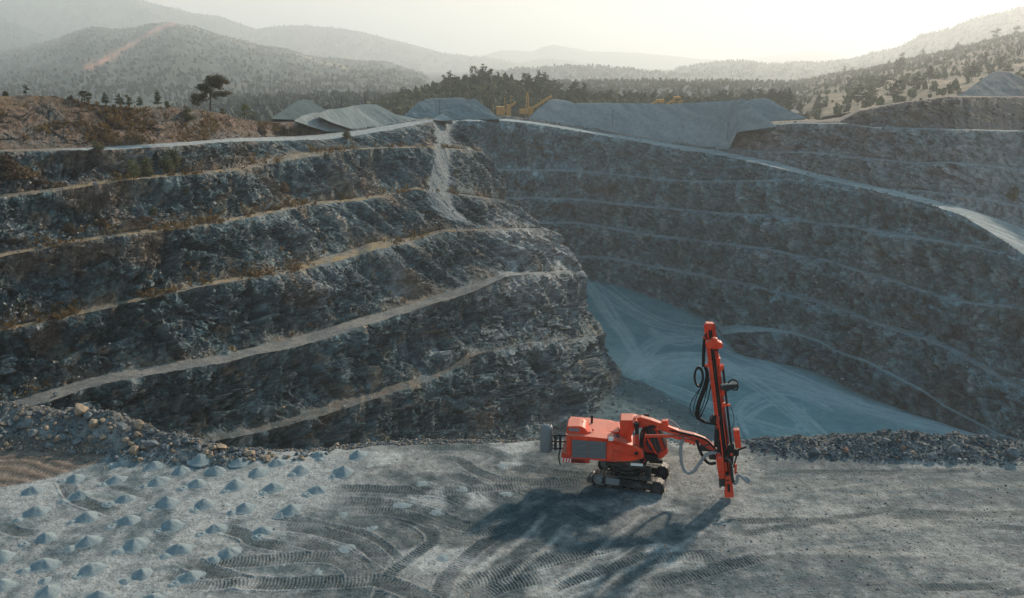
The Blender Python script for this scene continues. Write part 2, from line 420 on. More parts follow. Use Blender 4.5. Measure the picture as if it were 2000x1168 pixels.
def left_disp(P, I):
    al, z = I['al'], P[..., 2]
    strat = np.stack([al, z*0, z], -1)
    # gullies run down the slope, leaning like the photograph's rills
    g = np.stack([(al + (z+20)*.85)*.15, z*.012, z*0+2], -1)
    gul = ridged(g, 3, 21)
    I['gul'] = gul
    big = fbm(P*.05, 3, 3)
    warp = fbm(P*.12, 3, 8)[..., None]
    q1 = np.stack([al*.13 + z*.03, z*0+.5, z*.24 + al*.02], -1) + warp*.7
    q2 = np.stack([al*.42 + z*.1, z*0+.5, z*.75 + al*.06], -1) + warp*1.3
    q3 = np.stack([al*1.3, z*0+.5, z*2.1 + al*.2], -1) + warp*2
    ril = sstep(400, 640, I['px'])*sstep(640, 520, I['py']) + .10
    ril = np.clip(ril + .5*sstep(560, 380, I['py'])*sstep(150, 420, I['px']), 0, 1.15)
    blk = 1.15 - .75*np.clip(ril-.10, 0, 1)
    I['fc'] = .55*facets(q2*1.3, 301, .2) + .6*facets(q3, 311, .2)
    D = I['A']*((3.6+1.4*sstep(920, 1080, I['px']))*big + 2.7*ril*gul + blk*(1.7*facets(q1, 31) + .75*facets(q2, 51)) + .33*facets(q3, 71) + .45*fbm(P*.8, 3, 12))
    D += np.where(I['face'][:, None], .12, .06)*fbm(P*2.3, 3, 14)
    D *= np.where(I['seg'][:, None] == 13, .30, 1.0)
    D *= 1 - .85*chute(I['px'], I['py'], fbm(P*1.3, 3, 62))
    D += np.where(I['seg'][:, None] == 13, 1, 0)*I['A']*(1.1*fbm(P*.1, 4, 18) + .5*fbm(P*.5, 3, 19))
    D -= I['A']*.9*np.sin(np.pi*I['v'])[:, None]     # hollow profile: talus below, steep rock above
    return D
CH_ = 0
CH = [(240, 842, 885), (300, 850, 882), (345, 838, 884), (385, 832, 884), (410, 852, 900), (425, 870, 918), (440, 905, 925)]
def chute(px, py, n2):
    ys = np.array([q[0] for q in CH]); a = np.interp(py, ys, [q[1] for q in CH]); b = np.interp(py, ys, [q[2] for q in CH])
    wv = n2*6
    return sstep(a-3, a+6, px+wv)*sstep(b+4, b-6, px+wv)*sstep(234, 240, py)*sstep(448, 425, py)
def left_col(P, I):
    al, z = I['al'], P[..., 2]; px, py = I['px'], I['py']
    n = fbm(P*.35, 4, 61); n2 = fbm(P*1.3, 3, 62)
    c = mix((.036, .060, .067), (.120, .165, .173), sstep(-.45, .5, n*.7+n2*.5))
    lb = sstep(.30, .55, fbm(np.stack([al*.5, z*.16, z*0], -1), 4, 63))
    c = mix(c, (.33, .335, .33), lb*.55)
    c = mix(c, (.25, .255, .25), sstep(.1, .8, I['gul'])*sstep(400, 640, px)*sstep(640, 480, py)*.55)  # paler scree on rill crests, also relief light painted into the rock colour
    br = sstep(.05, .45, fbm(P*.09, 4, 64) + .25*sstep(560, 330, py)*sstep(900, 300, px) - .1)
    c = mix(c, (.20, .145, .108), br*.75)
    # tan veins
    vein = sstep(.36, .5, fbm(np.stack([al*.35, z*.35, z*0+3], -1), 4, 66))
    c = mix(c, (.36, .27, .19), vein*.5)
    # top slope of brown earth and dry grass
    seg = I['seg'][:, None]
    earth = (seg == 13)*1.0
    c = mix(c, mix((.150, .098, .068), (.125, .108, .092), sstep(-.1, .4, fbm(P*.12, 4, 67))), earth*sstep(720, 620, px)*.9)
    up = (seg == 11)*sstep(750, 500, px)
    c = mix(c, (.19, .14, .105), up*sstep(-.2, .3, fbm(P*.1, 4, 68))*.7)
    gr = sstep(.02, .35, fbm(P*.22, 4, 69))
    c = mix(c, (.22, .15, .08), .7*(earth*sstep(700, 620, px))*gr*sstep(.55, 1.0, I['v'])[:, None])
    # benches
    be = (~I['face'])[:, None]*1.0
    grassy = ((seg == 6) | (seg == 8) | (seg == 10))*1.0
    c = mix(c, mix((.27, .22, .17), (.31, .225, .12), sstep(-.1, .35, fbm(P*.35, 3, 70))), be*grassy*(.45+.5*sstep(-.3, .15, fbm(P*.5, 3, 174))))
    c = mix(c, mix((.14, .15, .152), (.225, .215, .20), sstep(-.3, .4, fbm(P*.3, 3, 71))), (seg == 4)*be)
    c = mix(c, mix((.15, .125, .105), (.12, .125, .127), sstep(-.2, .3, n)), (seg == 2)*be*(.25+.6*sstep(-.2, .3, fbm(P*.4, 3, 75))))
    c = mix(c, mix((.34, .36, .365), (.24, .19, .145), sstep(190, 60, px)), (seg == 12)*be)
    # talus fans and dry grass above each bench
    tal = I['face'][:, None]*np.exp(-(I['v']/.16)**2)[:, None]*grassy_next(seg)
    c = mix(c, mix((.20, .145, .10), (.30, .19, .09), gr), tal*sstep(-.25, .25, fbm(P*.15, 3, 72))*.85)
    # dusty chute down the spur
    ch = chute(px, py, n2)
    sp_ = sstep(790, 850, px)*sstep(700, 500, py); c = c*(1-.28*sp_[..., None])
    c = mix(c, (.20, .22, .225), ch*.9)
    # grey fines on the spur's far flank
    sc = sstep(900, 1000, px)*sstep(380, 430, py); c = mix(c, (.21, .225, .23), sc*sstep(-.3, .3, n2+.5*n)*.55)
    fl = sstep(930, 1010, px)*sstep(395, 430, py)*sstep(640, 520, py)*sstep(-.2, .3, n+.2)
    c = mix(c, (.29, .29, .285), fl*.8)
    return c*(1+.18*n2[..., None])*np.clip(1 + .55*I['fc']*I['face'][:, None]*(1-ch), .35, 2)[..., None]
def grassy_next(seg): return ((seg == 7) | (seg == 9) | (seg == 11))*1.0 + (seg == 5)*.6 + (seg == 3)*.25
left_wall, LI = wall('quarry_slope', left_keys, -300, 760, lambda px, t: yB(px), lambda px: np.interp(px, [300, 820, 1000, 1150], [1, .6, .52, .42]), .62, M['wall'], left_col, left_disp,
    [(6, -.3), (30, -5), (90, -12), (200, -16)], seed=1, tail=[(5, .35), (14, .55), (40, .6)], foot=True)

F0 = [(820, 540), (1100, 540), (1140, 540), (1200, 555), (1260, 575), (1320, 598), (1380, 620), (1400, 640), (1412, 664), (1440, 690), (1500, 705), (1560, 716), (1600, 729), (1640, 746), (1680, 766), (1720, 784), (1800, 813), (1870, 836), (1950, 861), (2100, 908), (2320, 985)]
R5 = [(820, 539), (1140, 539), (1200, 554), (1260, 574), (1320, 597), (1380, 618), (1400, 638), (1412, 653), (1440, 649), (1500, 647), (1550, 651), (1600, 668), (1650, 693), (1700, 710), (1750, 737), (1800, 764), (1850, 798), (1900, 823), (1950, 850), (2100, 896), (2320, 970)]
R4 = [(820, 503), (1110, 503), (1160, 504), (1200, 508), (1260, 520), (1330, 533), (1400, 547), (1470, 559), (1500, 569), (1550, 580), (1600, 592), (1640, 606), (1690, 625), (1750, 647), (1810, 666), (1860, 685), (1910, 714), (1960, 744), (2000, 766), (2150, 835), (2320, 910)]
R3 = [(820, 437), (1055, 437), (1130, 438), (1200, 449), (1260, 461), (1340, 469), (1400, 477), (1500, 488), (1572, 505), (1615, 511), (1660, 527), (1731, 546), (1752, 552), (1800, 569), (1850, 585), (1900, 594), (1960, 600), (2000, 606), (2150, 665), (2320, 735)]
R2 = [(820, 388), (1030, 388), (1130, 391), (1200, 399), (1300, 409), (1400, 417), (1500, 423), (1600, 437), (1700, 450), (1760, 462), (1830, 473), (1900, 481), (1960, 496), (2000, 514), (2150, 592), (2320, 668)]
R1 = [(820, 330), (1000, 333), (1060, 334), (1130, 335), (1200, 341), (1290, 353), (1400, 356), (1480, 353), (1540, 350), (1600, 360), (1700, 379), (1800, 403), (1880, 431), (1930, 459), (1970, 484), (2000, 506), (2150, 583), (2320, 655)]
RR = [(820, 236), (990, 236), (1040, 241), (1150, 259), (1300, 286), (1400, 302), (1500, 323), (1600, 349), (1700, 371), (1800, 395), (1880, 421), (1930, 451), (1970, 476), (2000, 498), (2150, 575), (2320, 645)]
RT = [(820, 232), (990, 232.5), (1040, 237.5), (1150, 254.5), (1300, 279), (1400, 294), (1500, 313), (1600, 339), (1700, 361), (1800, 384), (1900, 411), (1960, 431), (2000, 446), (2150, 500), (2320, 560)]
rt = pl(RT)
def off(d, xs): return [(x, float(rt(x))-d) for x in xs]
T2 = off(.5, (820, 1040, 1150, 1300, 1400, 1500, 1600, 1700)) + [(1740, 368), (1800, 374), (1860, 381), (1930, 393), (2000, 406), (2150, 432), (2320, 462)]
T1 = off(1.2, (820, 1040, 1150, 1300, 1400, 1415)) + [(1430, 293), (1500, 297), (1600, 300), (1700, 310), (1790, 320), (1850, 318), (1930, 324), (2000, 333), (2150, 350), (2320, 370)]
T0 = off(2, (820, 1040, 1150, 1300, 1400, 1418)) + [(1432, 248), (1500, 244), (1560, 241), (1650, 242), (1700, 249), (1800, 252), (2000, 257), (2080, 255), (2320, 240)]
TT = off(3.5, (820, 1040, 1150, 1300, 1400, 1418)) + [(1432, 246), (1500, 241.5), (1560, 238.5), (1640, 238), (1680, 217), (1750, 203), (1850, 189), (2000, 191), (2030, 165), (2080, 10), (2150, -40), (2320, -60)]  # right of the frame: unseen steep rise added to shade the haul road
E = 2320
far_keys = [
 dict(line=F0, end=E, kind='face', jit=.4),
 dict(line=R5, end=E, kind='face', s=1.2, jit=.5),
 dict(line=R5, end=E, kind='bench', s=.02, width=[(820, .5), (1380, .5), (1405, 16), (1412, 19), (1445, 16), (1500, 8), (1550, 6), (1700, 5), (1900, 6), (2320, 8)]),
 dict(line=R4, end=E, kind='face', s=1.9),
 dict(line=R4, end=E, kind='bench', s=.03, width=[(820, 5.40), (1500, 6.75), (1700, 9.45), (2000, 12.15), (2320, 13.50)]),
 dict(line=R3, end=E, kind='face', s=1.9),
 dict(line=R3, end=E, kind='bench', s=.03, width=[(820, 4.73), (1500, 6.08), (1700, 6.75), (2000, 5.40), (2320, 6.75)]),
 dict(line=R2, end=E, kind='face', s=1.75),
 dict(line=R2, end=E, kind='bench', s=.03, width=[(820, 4.05), (1500, 5.40), (1800, 6.75), (1900, 4.05), (1960, 1.35), (2320, 1.35)]),
 dict(line=R1, end=E, kind='face', s=1.75),
 dict(line=R1, end=E, kind='bench', s=.03, width=[(820, 3.5), (1300, 3.5), (1450, 3), (1540, 1), (2320, .8)]),
 dict(line=RR, end=E, kind='face', s=1.2, jit=.5),
 dict(line=RT, end=E, kind='bench', s=.01, jit=.3),
 dict(line=T2, end=E, kind='face', s=1.0, jit=.5),
 dict(line=T2, end=E, kind='bench', s=.03, width=[(820, .4), (1720, .4), (1760, 3), (2000, 4), (2320, 4)]),
 dict(line=T1, end=E, kind='face', s=1.0, jit=.6),
 dict(line=T1, end=E, kind='bench', s=.03, width=[(820, .4), (1418, .4), (1440, 3), (2000, 3.5), (2320, 4)]),
 dict(line=T0, end=E, kind='face', s=1.0, jit=.5),
 dict(line=T0, end=E, kind='bench', s=.02, width=[(820, .5), (1425, .5), (1440, 2), (2000, 3), (2320, 3)]),
 dict(line=TT, end=E, kind='face', s=.7),
]
def far_disp(P, I):
    al, z = I['al'], P[..., 2]
    g = np.stack([(al + (z+20)*.3)*.14, z*.012, z*0+5], -1)
    warp = fbm(P*.08, 3, 108)[..., None]
    q1 = np.stack([al*.10, z*0+.5, z*.16], -1) + warp*.7; q2 = np.stack([al*.30, z*0+.5, z*.42], -1) + warp*1.4; q3 = np.stack([al*.8, z*0+.5, z*1.1], -1) + warp*2
    I['fc'] = .5*facets(q2*1.4, 301, .2) + .6*facets(q3*1.2, 311, .2)
    D = I['A']*(3.0*fbm(P*.035, 3, 103) + 1.1*ridged(g, 3, 121) + 1.9*facets(q1, 131) + 1.1*facets(q2, 151) + .6*facets(q3, 171) + .5*fbm(P*.7, 3, 112))
    D += np.where(I['face'][:, None], .2, .05)*fbm(P*1.6, 3, 114)
    D -= I['A']*.6*np.sin(np.pi*I['v'])[:, None]
    return D
def far_col(P, I):
    al, z = I['al'], P[..., 2]; px, py = I['px'], I['py']; seg = I['seg'][:, None]
    n = fbm(P*.22, 4, 161); n2 = fbm(P*.9, 3, 162)
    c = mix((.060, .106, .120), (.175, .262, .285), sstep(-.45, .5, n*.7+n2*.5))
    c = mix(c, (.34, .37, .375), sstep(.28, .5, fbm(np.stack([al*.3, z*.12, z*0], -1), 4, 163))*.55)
    c = mix(c, (.17, .135, .125), sstep(.18, .45, fbm(P*.055, 4, 164))*.3)
    c = mix(c, (.11, .085, .075), sstep(.1, .4, fbm(P*.09, 4, 165))*sstep(1700, 1850, px)*sstep(480, 520, py)*.45)
    up = (seg >= 13)*1.0
    c = mix(c, mix((.19, .205, .21), (.23, .215, .21), sstep(-.2, .3, n)), up*.8)
    c = mix(c, mix((.21, .165, .14), (.27, .20, .15), sstep(-.2, .3, n)), (seg == 19)*.85)
    c = mix(c, (.26, .18, .15), (seg == 17)*sstep(.05, .3, fbm(P*.05, 3, 166))*.5)
    be = (~I['face'])[:, None]*1.0
    c = mix(c, (.235, .275, .28), be*sstep(-.6, -.1, fbm(P*.25, 3, 173))*.95)
    c = mix(c, mix((.24, .29, .30), (.36, .39, .395), sstep(-.3, .3, fbm(np.stack([al*.03, P[..., 1]*.4, z*0], -1), 3, 167))), (seg == 12)*be)
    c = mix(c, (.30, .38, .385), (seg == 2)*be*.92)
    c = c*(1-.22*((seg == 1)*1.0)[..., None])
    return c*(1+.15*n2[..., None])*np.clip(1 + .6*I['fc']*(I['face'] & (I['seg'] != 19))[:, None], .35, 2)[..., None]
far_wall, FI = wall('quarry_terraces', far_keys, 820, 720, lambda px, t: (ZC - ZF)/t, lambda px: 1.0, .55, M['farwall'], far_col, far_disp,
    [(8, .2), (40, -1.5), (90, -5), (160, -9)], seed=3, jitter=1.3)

# ------------------------------------------------------------------ stamping of wheel marks on a structured grid
def stamp(P, gx, rowf, curve, half, fn, dens=.12):
    """curve: world xy polyline; fn(lat, along, window) updates the arrays"""
    C = catmull([Vector((a, b, 0)) for a, b in curve], 24)
    C = np.array([(v.x, v.y) for v in C]); d = np.hypot(*np.diff(C, axis=0).T); s = np.concatenate([[0], np.cumsum(d)])
    q = np.arange(0, s[-1], dens); X = np.interp(q, s, C[:, 0]); Y = np.interp(q, s, C[:, 1])
    tx = np.gradient(X); ty = np.gradient(Y); L = np.hypot(tx, ty)+1e-9; tx /= L; ty /= L
    pz = np.zeros_like(X) + P[..., 2].mean()
    px, py = proj(np.stack([X, Y, pz], -1))
    for i in range(len(q)):
        k = half*1.3*F/(Y[i]*CP + (ZC-pz[i])*SP)
        a = np.searchsorted(gx, px[i]-k); b = np.searchsorted(gx, px[i]+k)
        c, e = rowf(px[i], py[i]-k*.8), rowf(px[i], py[i]+k*.8)+1
        if a >= b or c >= e: continue
        w = (slice(c, e), slice(a, b))
        dx = P[w][..., 0]-X[i]; dy = P[w][..., 1]-Y[i]
        al = dx*tx[i]+dy*ty[i]; la = dx*ty[i]-dy*tx[i]
        ok = (np.abs(al) <= dens*.75) & (np.abs(la) < half)
        if ok.any(): fn(la, q[i]+al, w, ok, q[i], s[-1])

# ------------------------------------------------------------------ drilling platform
gx = np.concatenate([np.linspace(-700, -60, 60), np.arange(-58, 2060, 1.7), np.linspace(2062, 2700, 60)])
gy = np.concatenate([np.arange(0, 1, 1/330.)])     # 0 = far edge, 1 = near the lower frame edge
crestY = pl([(-700, 50), (-300, 48.5), (0, 47), (150, 46.6), (260, 45.4), (330, 44.6), (400, 43.9), (470, 43.6), (560, 43.9), (640, 44.4), (720, 45), (800, 45.4), (1050, 45.6), (1300, 45.4), (1450, 45), (1560, 44.6), (1760, 44.4), (2000, 44.0), (2350, 43.5), (2700, 43)])
sil = pl([(-700, 730), (-300, 765), (0, 788), (60, 798), (130, 799), (230, 808), (260, 827), (330, 849), (400, 865), (470, 877), (560, 886), (640, 884), (720, 875), (800, 869), (930, 865), (1050, 866), (1300, 866), (1430, 867), (1500, 858), (1560, 854), (1640, 858), (1720, 848), (1760, 842), (1800, 847), (1870, 854), (1950, 864), (2000, 867), (2350, 868), (2700, 870)])
cY = crestY(gx); cZ = ZC - cY*T(sil(gx))
cZ = np.maximum(cZ, -.15) + n1(gx, .03, 5)*.10
edgeY = cY + 1.2 + n1(gx, .02, 9)*.5
nearY = 26.0
V_ = gy[:, None]
# rows evenly spaced in image height between edge and near line
tE = ZC/edgeY; tN = ZC/nearY
def pyof(t): return H/2 + F*(t*CP - SP)/(CP + t*SP)
pyE = pyof(tE); pyN = float(pyof(tN))
PY = pyE[None]*(1-V_) + pyN*V_
Yp = ZC/T(PY); PXg = np.broadcast_to(gx, PY.shape)
PP = U(PXg, PY, Yp)
X, Y = PP[..., 0], PP[..., 1]
bw = np.interp(gx, [-700, 0, 250, 400, 560, 700, 1050, 1430, 1560, 2000, 2700], [5.5, 3.6, 3.2, 2.2, 1.5, 1.2, .8, .9, 2.0, 2.4, 3.0])
dB = (cY[None]-Y)/bw[None]
berm = np.where(dB >= 0, np.clip(1-dB, 0, 1)**1.25, 1.0)
dropo = np.clip((Y-cY[None])/1.2, 0, 1.5)
zz = cZ[None]*berm - .5*dropo**1.5
bmask = np.clip(berm*sstep(.0, .6, np.abs(cZ))[None]+dropo*.6, 0, 1)
p3 = np.stack([X, Y, X*0], -1)
und = fbm(p3*.09, 3, 201)*.16 + fbm(p3*.5, 3, 202)*.035
zz = zz + und*(1-bmask) + bmask*(fbm(p3*.9, 4, 203)*.35 + fbm(p3*3, 3, 204)*.10)
tread = np.zeros_like(X); tmask = np.zeros_like(X); light = np.zeros_like(X)
def z5(a): return [(x/3.672, 850+y/3.672) for x, y in a]
def z6(a): return [(500+x/3.672, 850+y/3.672) for x, y in a]
def z7(a): return [(1000+x/3.672, 850+y/3.672) for x, y in a]
tracks = [
 z6([(60, 560), (250, 590), (500, 650), (750, 700), (900, 790), (990, 880), (1040, 960)]),
 z6([(150, 640), (400, 670), (640, 730), (790, 800), (900, 900), (960, 970)]),
 z6([(250, 740), (400, 775), (560, 830), (700, 900), (800, 960), (900, 1040)]),
 z6([(1000, 575), (1150, 620), (1250, 690), (1260, 760), (1170, 830), (1050, 920), (950, 1000), (880, 1168), (860, 1260)]),
 z6([(550, 390), (900, 395), (1200, 410), (1400, 440), (1560, 520)]),
 z6([(600, 480), (900, 490), (1100, 520), (1300, 580), (1500, 650), (1660, 640)]),
 z6([(700, 540), (950, 545), (1150, 590), (1330, 660)]),
 z6([(2100, 470), (1950, 560), (1836, 640), (1700, 720), (1560, 830), (1450, 930), (1350, 1040), (1310, 1168), (1300, 1280)]),
 z6([(-700, 1000), (-400, 1030), (0, 1060), (300, 1060), (600, 1050), (850, 1040), (1000, 1080), (1200, 1168), (1300, 1240)]),
 z6([(1380, 1120), (1550, 1060), (1740, 1020), (2000, 940), (2300, 870), (2700, 780)]),
 z6([(1280, 290), (1450, 310), (1600, 370), (1720, 460), (1840, 470)]),
 z6([(1150, 95), (1400, 95), (1640, 110), (1836, 190)]),
 z6([(1250, 160), (1450, 190), (1580, 270), (1836, 360), (2050, 440)]),
 z6([(1100, 330), (1250, 390), (1400, 400), (1500, 470)]),
 z6([(-500, 930), (-200, 910), (0, 900), (300, 870), (560, 880), (700, 960), (720, 1060)]),
 z7([(-300, 720), (0, 640), (150, 560), (280, 470), (500, 430), (750, 400)]),
 z7([(380, 480), (500, 560), (640, 620), (760, 640)]),
 z7([(-400, 1060), (0, 960), (300, 870), (600, 800), (900, 760), (1060, 755)]),
 z7([(250, 1120), (450, 1040), (700, 950), (900, 900), (1080, 850), (1250, 830)]),
 z7([(-100, 230), (150, 250), (350, 280), (560, 300)]),
 z7([(-150, 330), (0, 330), (200, 340), (420, 330), (600, 330)]),
 z7([(-200, 560), (0, 530), (150, 450), (260, 400)]),
 z7([(930, 1090), (1200, 1040), (1500, 960), (1836, 870)]),
 z7([(850, 930), (1100, 880), (1400, 880), (1500, 850)]),
 z5([(0, 640), (120, 690), (300, 700)]),
 z5([(460, 300), (500, 400), (560, 460), (700, 510), (850, 560)]),
 z5([(1300, 870), (1450, 950), (1600, 1010), (1836, 1080)]),
 z5([(1250, 1060), (1500, 1080), (1836, 1040)]),
 z5([(1550, 640), (1750, 700), (1836, 760), (2100, 800)]),
 z6([(1600, 1168), (1780, 1080), (2100, 1010)]),
 z7([(-600, 420), (-350, 400), (-100, 380), (120, 360)]),
]
TBRK = None
def mk_tread(half, depth):
    def fn(la, al, w, ok, q, tot):
        e = np.clip((half-np.abs(la))/.1, 0, 1)*min(1, q/1.0, (tot-q)/1.0)
        bar = np.sin(2*np.pi*(al+np.abs(la)*.12)/.155)
        h = e*(depth*bar - .014)
        k = TBRK[w]; h = (h + .022*np.exp(-((np.abs(la)-half-.05)/.05)**2)*min(1, q/1.0, (tot-q)/1.0))*k; e = e*k
        a = tread[w]; a[ok] = h[ok]+a[ok]*(1-e[ok]); m = tmask[w]; m[ok] = np.maximum(m[ok]*.6, (e*(.78+.22*(bar < 0)))[ok])
    return fn
NRW = len(gy)
def rowP(x, y):
    a = np.interp(x, gx, pyE); return int(np.clip((y-a)/(pyN-a)*(NRW-1), 0, NRW))
def stampP(curve_px, half, fn, dens=.1):
    pts = [onz(a, b)[:2] for a, b in curve_px]
    stamp(PP, gx, rowP, pts, half, fn, dens)
TBRK = np.clip(0.9 + 1.0*fbm(p3*.55, 4, 233), .3, 1)
rt_ = np.random.default_rng(12)
def mk_dark(half, amt):
    def fn(la, al, w, ok, q, tot):
        e = np.clip((half-np.abs(la))/(half*.5), 0, 1)*min(1, q/1.5, (tot-q)/1.5)*amt*TBRK[w]
        m = tmask[w]; m[ok] = np.maximum(m[ok], e[ok]); a = tread[w]; a[ok] = np.minimum(a[ok], -.012*e[ok])
    return fn
for i, c in enumerate(tracks):
    for k in range(2):
        dx, dy = rt_.uniform(-75, 75), rt_.uniform(14, 40)*rt_.choice((-1, 1)); hw = rt_.uniform(.2, .4)
        stampP([(x+dx+rt_.uniform(-12, 12), y+dy+rt_.uniform(-5, 5)) for x, y in c], hw, mk_dark(hw, rt_.uniform(.4, .8)))
for i, c in enumerate(tracks): stampP(c, .34+.06*(i % 3)+.13, mk_tread(.34+.06*(i % 3), .024))
streaks = [
 (z7([(940, 575), (820, 680), (700, 760), (480, 960), (250, 1100), (60, 1200)]), .22),
 (z7([(1560, 590), (1400, 680), (1200, 800), (900, 930), (700, 1050), (560, 1200)]), .2),
 (z6([(1836, 760), (1680, 900), (1520, 1000), (1400, 1090)]), .3),
 (z6([(1836, 900), (1700, 980), (1560, 1100)]), .35),
 (z7([(250, 560), (120, 700), (0, 800), (-100, 900)]), .25),
 (z7([(400, 640), (250, 800), (120, 900), (0, 1010), (-150, 1120)]), .25),
 (z7([(200, 640), (60, 760), (-60, 860)]), .12),
 (z6([(830, 285), (920, 320), (1030, 362)]), .07), (z6([(1230, 250), (1320, 290)]), .07), (z6([(1650, 345), (1760, 410)]), .1),
 (z7([(930, 780), (800, 860), (640, 960)]), .1), (z7([(1300, 900), (1000, 1000), (800, 1120)]), .2),
]
def mk_light(half, amt):
    def fn(la, al, w, ok, q, tot):
        e = np.clip((half-np.abs(la))/(half*.7), 0, 1)*min(1, q/.8, (tot-q)/.8)*amt
        m = light[w]; m[ok] = np.maximum(m[ok], e[ok])
    return fn
for c, hw in streaks: stampP(c, hw, mk_light(hw, .9))
# procedural wheel streaks on the right half
rr = np.random.default_rng(3)
for i in range(26):
    y = rr.uniform(905, 1190); x = rr.uniform(1450, 2050); L = rr.uniform(150, 520); sl = rr.uniform(-.14, .05)
    stampP([(x-L/2, y-sl*L/2), (x, y+rr.uniform(-3, 3)), (x+L/2, y+sl*L/2)], rr.uniform(.06, .22), mk_light(.2, rr.uniform(.15, .45)), .14)
for i in range(8):
    y = rr.uniform(915, 1180); x = rr.uniform(1350, 2050); L = rr.uniform(150, 420); sl = rr.uniform(-.2, .1)
    stampP([(x-L/2, y-sl*L/2), (x, y+rr.uniform(-4, 4)), (x+L/2, y+sl*L/2)], .3, mk_tread(.3, .010), .1)
bmk = bmask[...]
zz = zz + tread*(1-bmk)
# low ridges of the harrowed strip at the left edge
brown = sstep(.0, 6, (pl([(-700, 980), (0, 955), (100, 935), (190, 905), (215, 893)])(PXg) - PY))*sstep(225, 200, PXg)*(1-sstep(.25, .5, bmask))
rid = np.sin((Y*1.0 + X*.17 + fbm(p3*.3, 2, 230)*.6)*2*np.pi/.75)
zz += brown*(rid*.035 + np.sin(X*2*np.pi/.22+Y*3)*.008)
zz += (1-bmask)*(np.abs(fbm(p3*4.5, 3, 231))*.035)
PP[..., 2] = zz
# colours of the platform
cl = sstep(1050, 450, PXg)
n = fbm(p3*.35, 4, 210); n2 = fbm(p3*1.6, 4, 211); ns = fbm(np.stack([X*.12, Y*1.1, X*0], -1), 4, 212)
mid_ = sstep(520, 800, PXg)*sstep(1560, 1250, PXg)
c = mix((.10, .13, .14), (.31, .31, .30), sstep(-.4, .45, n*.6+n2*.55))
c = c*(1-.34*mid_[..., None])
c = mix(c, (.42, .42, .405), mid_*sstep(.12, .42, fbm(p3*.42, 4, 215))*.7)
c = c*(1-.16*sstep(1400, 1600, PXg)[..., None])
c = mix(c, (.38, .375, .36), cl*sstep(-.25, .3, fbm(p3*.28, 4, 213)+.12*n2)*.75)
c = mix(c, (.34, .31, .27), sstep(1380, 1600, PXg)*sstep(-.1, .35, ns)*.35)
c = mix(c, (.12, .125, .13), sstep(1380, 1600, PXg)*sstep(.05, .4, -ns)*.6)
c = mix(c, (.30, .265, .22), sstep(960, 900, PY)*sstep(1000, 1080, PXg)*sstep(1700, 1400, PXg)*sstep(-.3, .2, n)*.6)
c = mix(c, (.045, .064, .070), tmask*.86)
c = mix(c, (.50, .47, .43), light*.36)
c = mix(c, mix((.20, .155, .125), (.135, .105, .085), sstep(-.5, .5, rid)), brown)
c = mix(c, mix((.065, .072, .075), (.14, .125, .11), sstep(-.3, .3, n2)), bmask*.9)
PLAT_XY = (X.copy(), Y.copy())
# near rows under and behind the camera, and the cliff below the edge
rowsP = [PP]; rowsC = [c]
for yy in (20, 8, -20, -70):
    q = PP[-1].copy(); q[:, 0] *= max(1.0, 1+(26-yy)*.02); q[:, 1] = yy; q[:, 2] = 0; rowsP.append(q[None]); rowsC.append(c[-1:]*0+.2)
cl_ = []
for k, (dy, dz) in enumerate([(9, -30), (6.0, -22), (3.4, -13), (1.6, -6), (.5, -2)]):
    q = PP[0].copy(); q[:, 1] += dy; q[:, 0] *= q[:, 1]/PP[0][:, 1]; q[:, 2] += dz
    q += (fbm(q*.3, 3, 240)[:, None])*np.array([.6, .8, .3])*min(1, dy); cl_.append(q[None])
rowsP = cl_ + rowsP; rowsC = [c[:1]*0+np.array([.12, .125, .13])]*5 + rowsC
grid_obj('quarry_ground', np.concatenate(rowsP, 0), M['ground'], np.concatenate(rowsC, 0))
def ground_z(x, y):
    j = int(np.argmin(np.abs(gx - proj(np.array([x, y, 0.]))[0]))); i = int(np.argmin(np.abs(PP[:, j, 1]-y)))
    return float(PP[i, j, 2])

# ------------------------------------------------------------------ pit floor
fx = np.arange(1020, 2330, 2.4); fy = np.concatenate([np.arange(528, 872, 1.5), np.arange(872, 990, 8)])
FX, FY = np.meshgrid(fx, fy); FP = onz(FX, FY, ZF-.2)
light = np.zeros(FX.shape); rr = np.random.default_rng(5)
flows = [([(2050, 893), (1900, 848), (1750, 812), (1600, 770), (1480, 735), (1380, 715)], 9, 22),
         ([(1150, 552), (1180, 600), (1215, 650), (1245, 700), (1270, 740)], 16, 12),
         ([(1260, 745), (1330, 770), (1400, 800), (1480, 830), (1560, 850)], 9, 12),
         ([(1230, 730), (1255, 690), (1300, 665), (1360, 660), (1440, 690), (1540, 730), (1680, 790)], 14, 16),
         ([(1180, 560), (1250, 610), (1330, 640), (1420, 645), (1520, 644)], 10, 14),
         ([(1240, 735), (1290, 700), (1380, 700), (1460, 740), (1540, 800), (1600, 850)], 14, 14),
         ([(1270, 640), (1300, 665), (1340, 672), (1380, 660)], 10, 10),
         ([(1450, 850), (1440, 800), (1480, 770), (1560, 775), (1620, 800)], 6, 14),
         ([(1450, 820), (1500, 790), (1560, 800), (1560, 840)], 6, 8)]
for base, cnt, amp in flows:
    for k in range(cnt):
        a, b = rr.uniform(-amp, amp, 2)
        crv = [(x+a*.9+rr.uniform(-6, 6), y+b*.55+rr.uniform(-4, 4)) for x, y in base]
        if rr.random() < .3: crv = crv[:max(3, int(len(crv)*.7))]
        pts = [onz(x, y, ZF-.2)[:2] for x, y in crv]
        hw = rr.uniform(.3, .9); stamp(FP, fx, lambda x, y: int(np.searchsorted(fy, y)), pts, hw, mk_light(hw, rr.uniform(.25, .8)), .5)
q = np.stack([FP[..., 0], FP[..., 1], FP[..., 0]*0], -1)
n = fbm(q*.06, 4, 301); n2 = fbm(q*.4, 4, 302)
c = mix((.085, .185, .205), (.15, .265, .28), sstep(-.4, .4, n*.7+n2*.3))
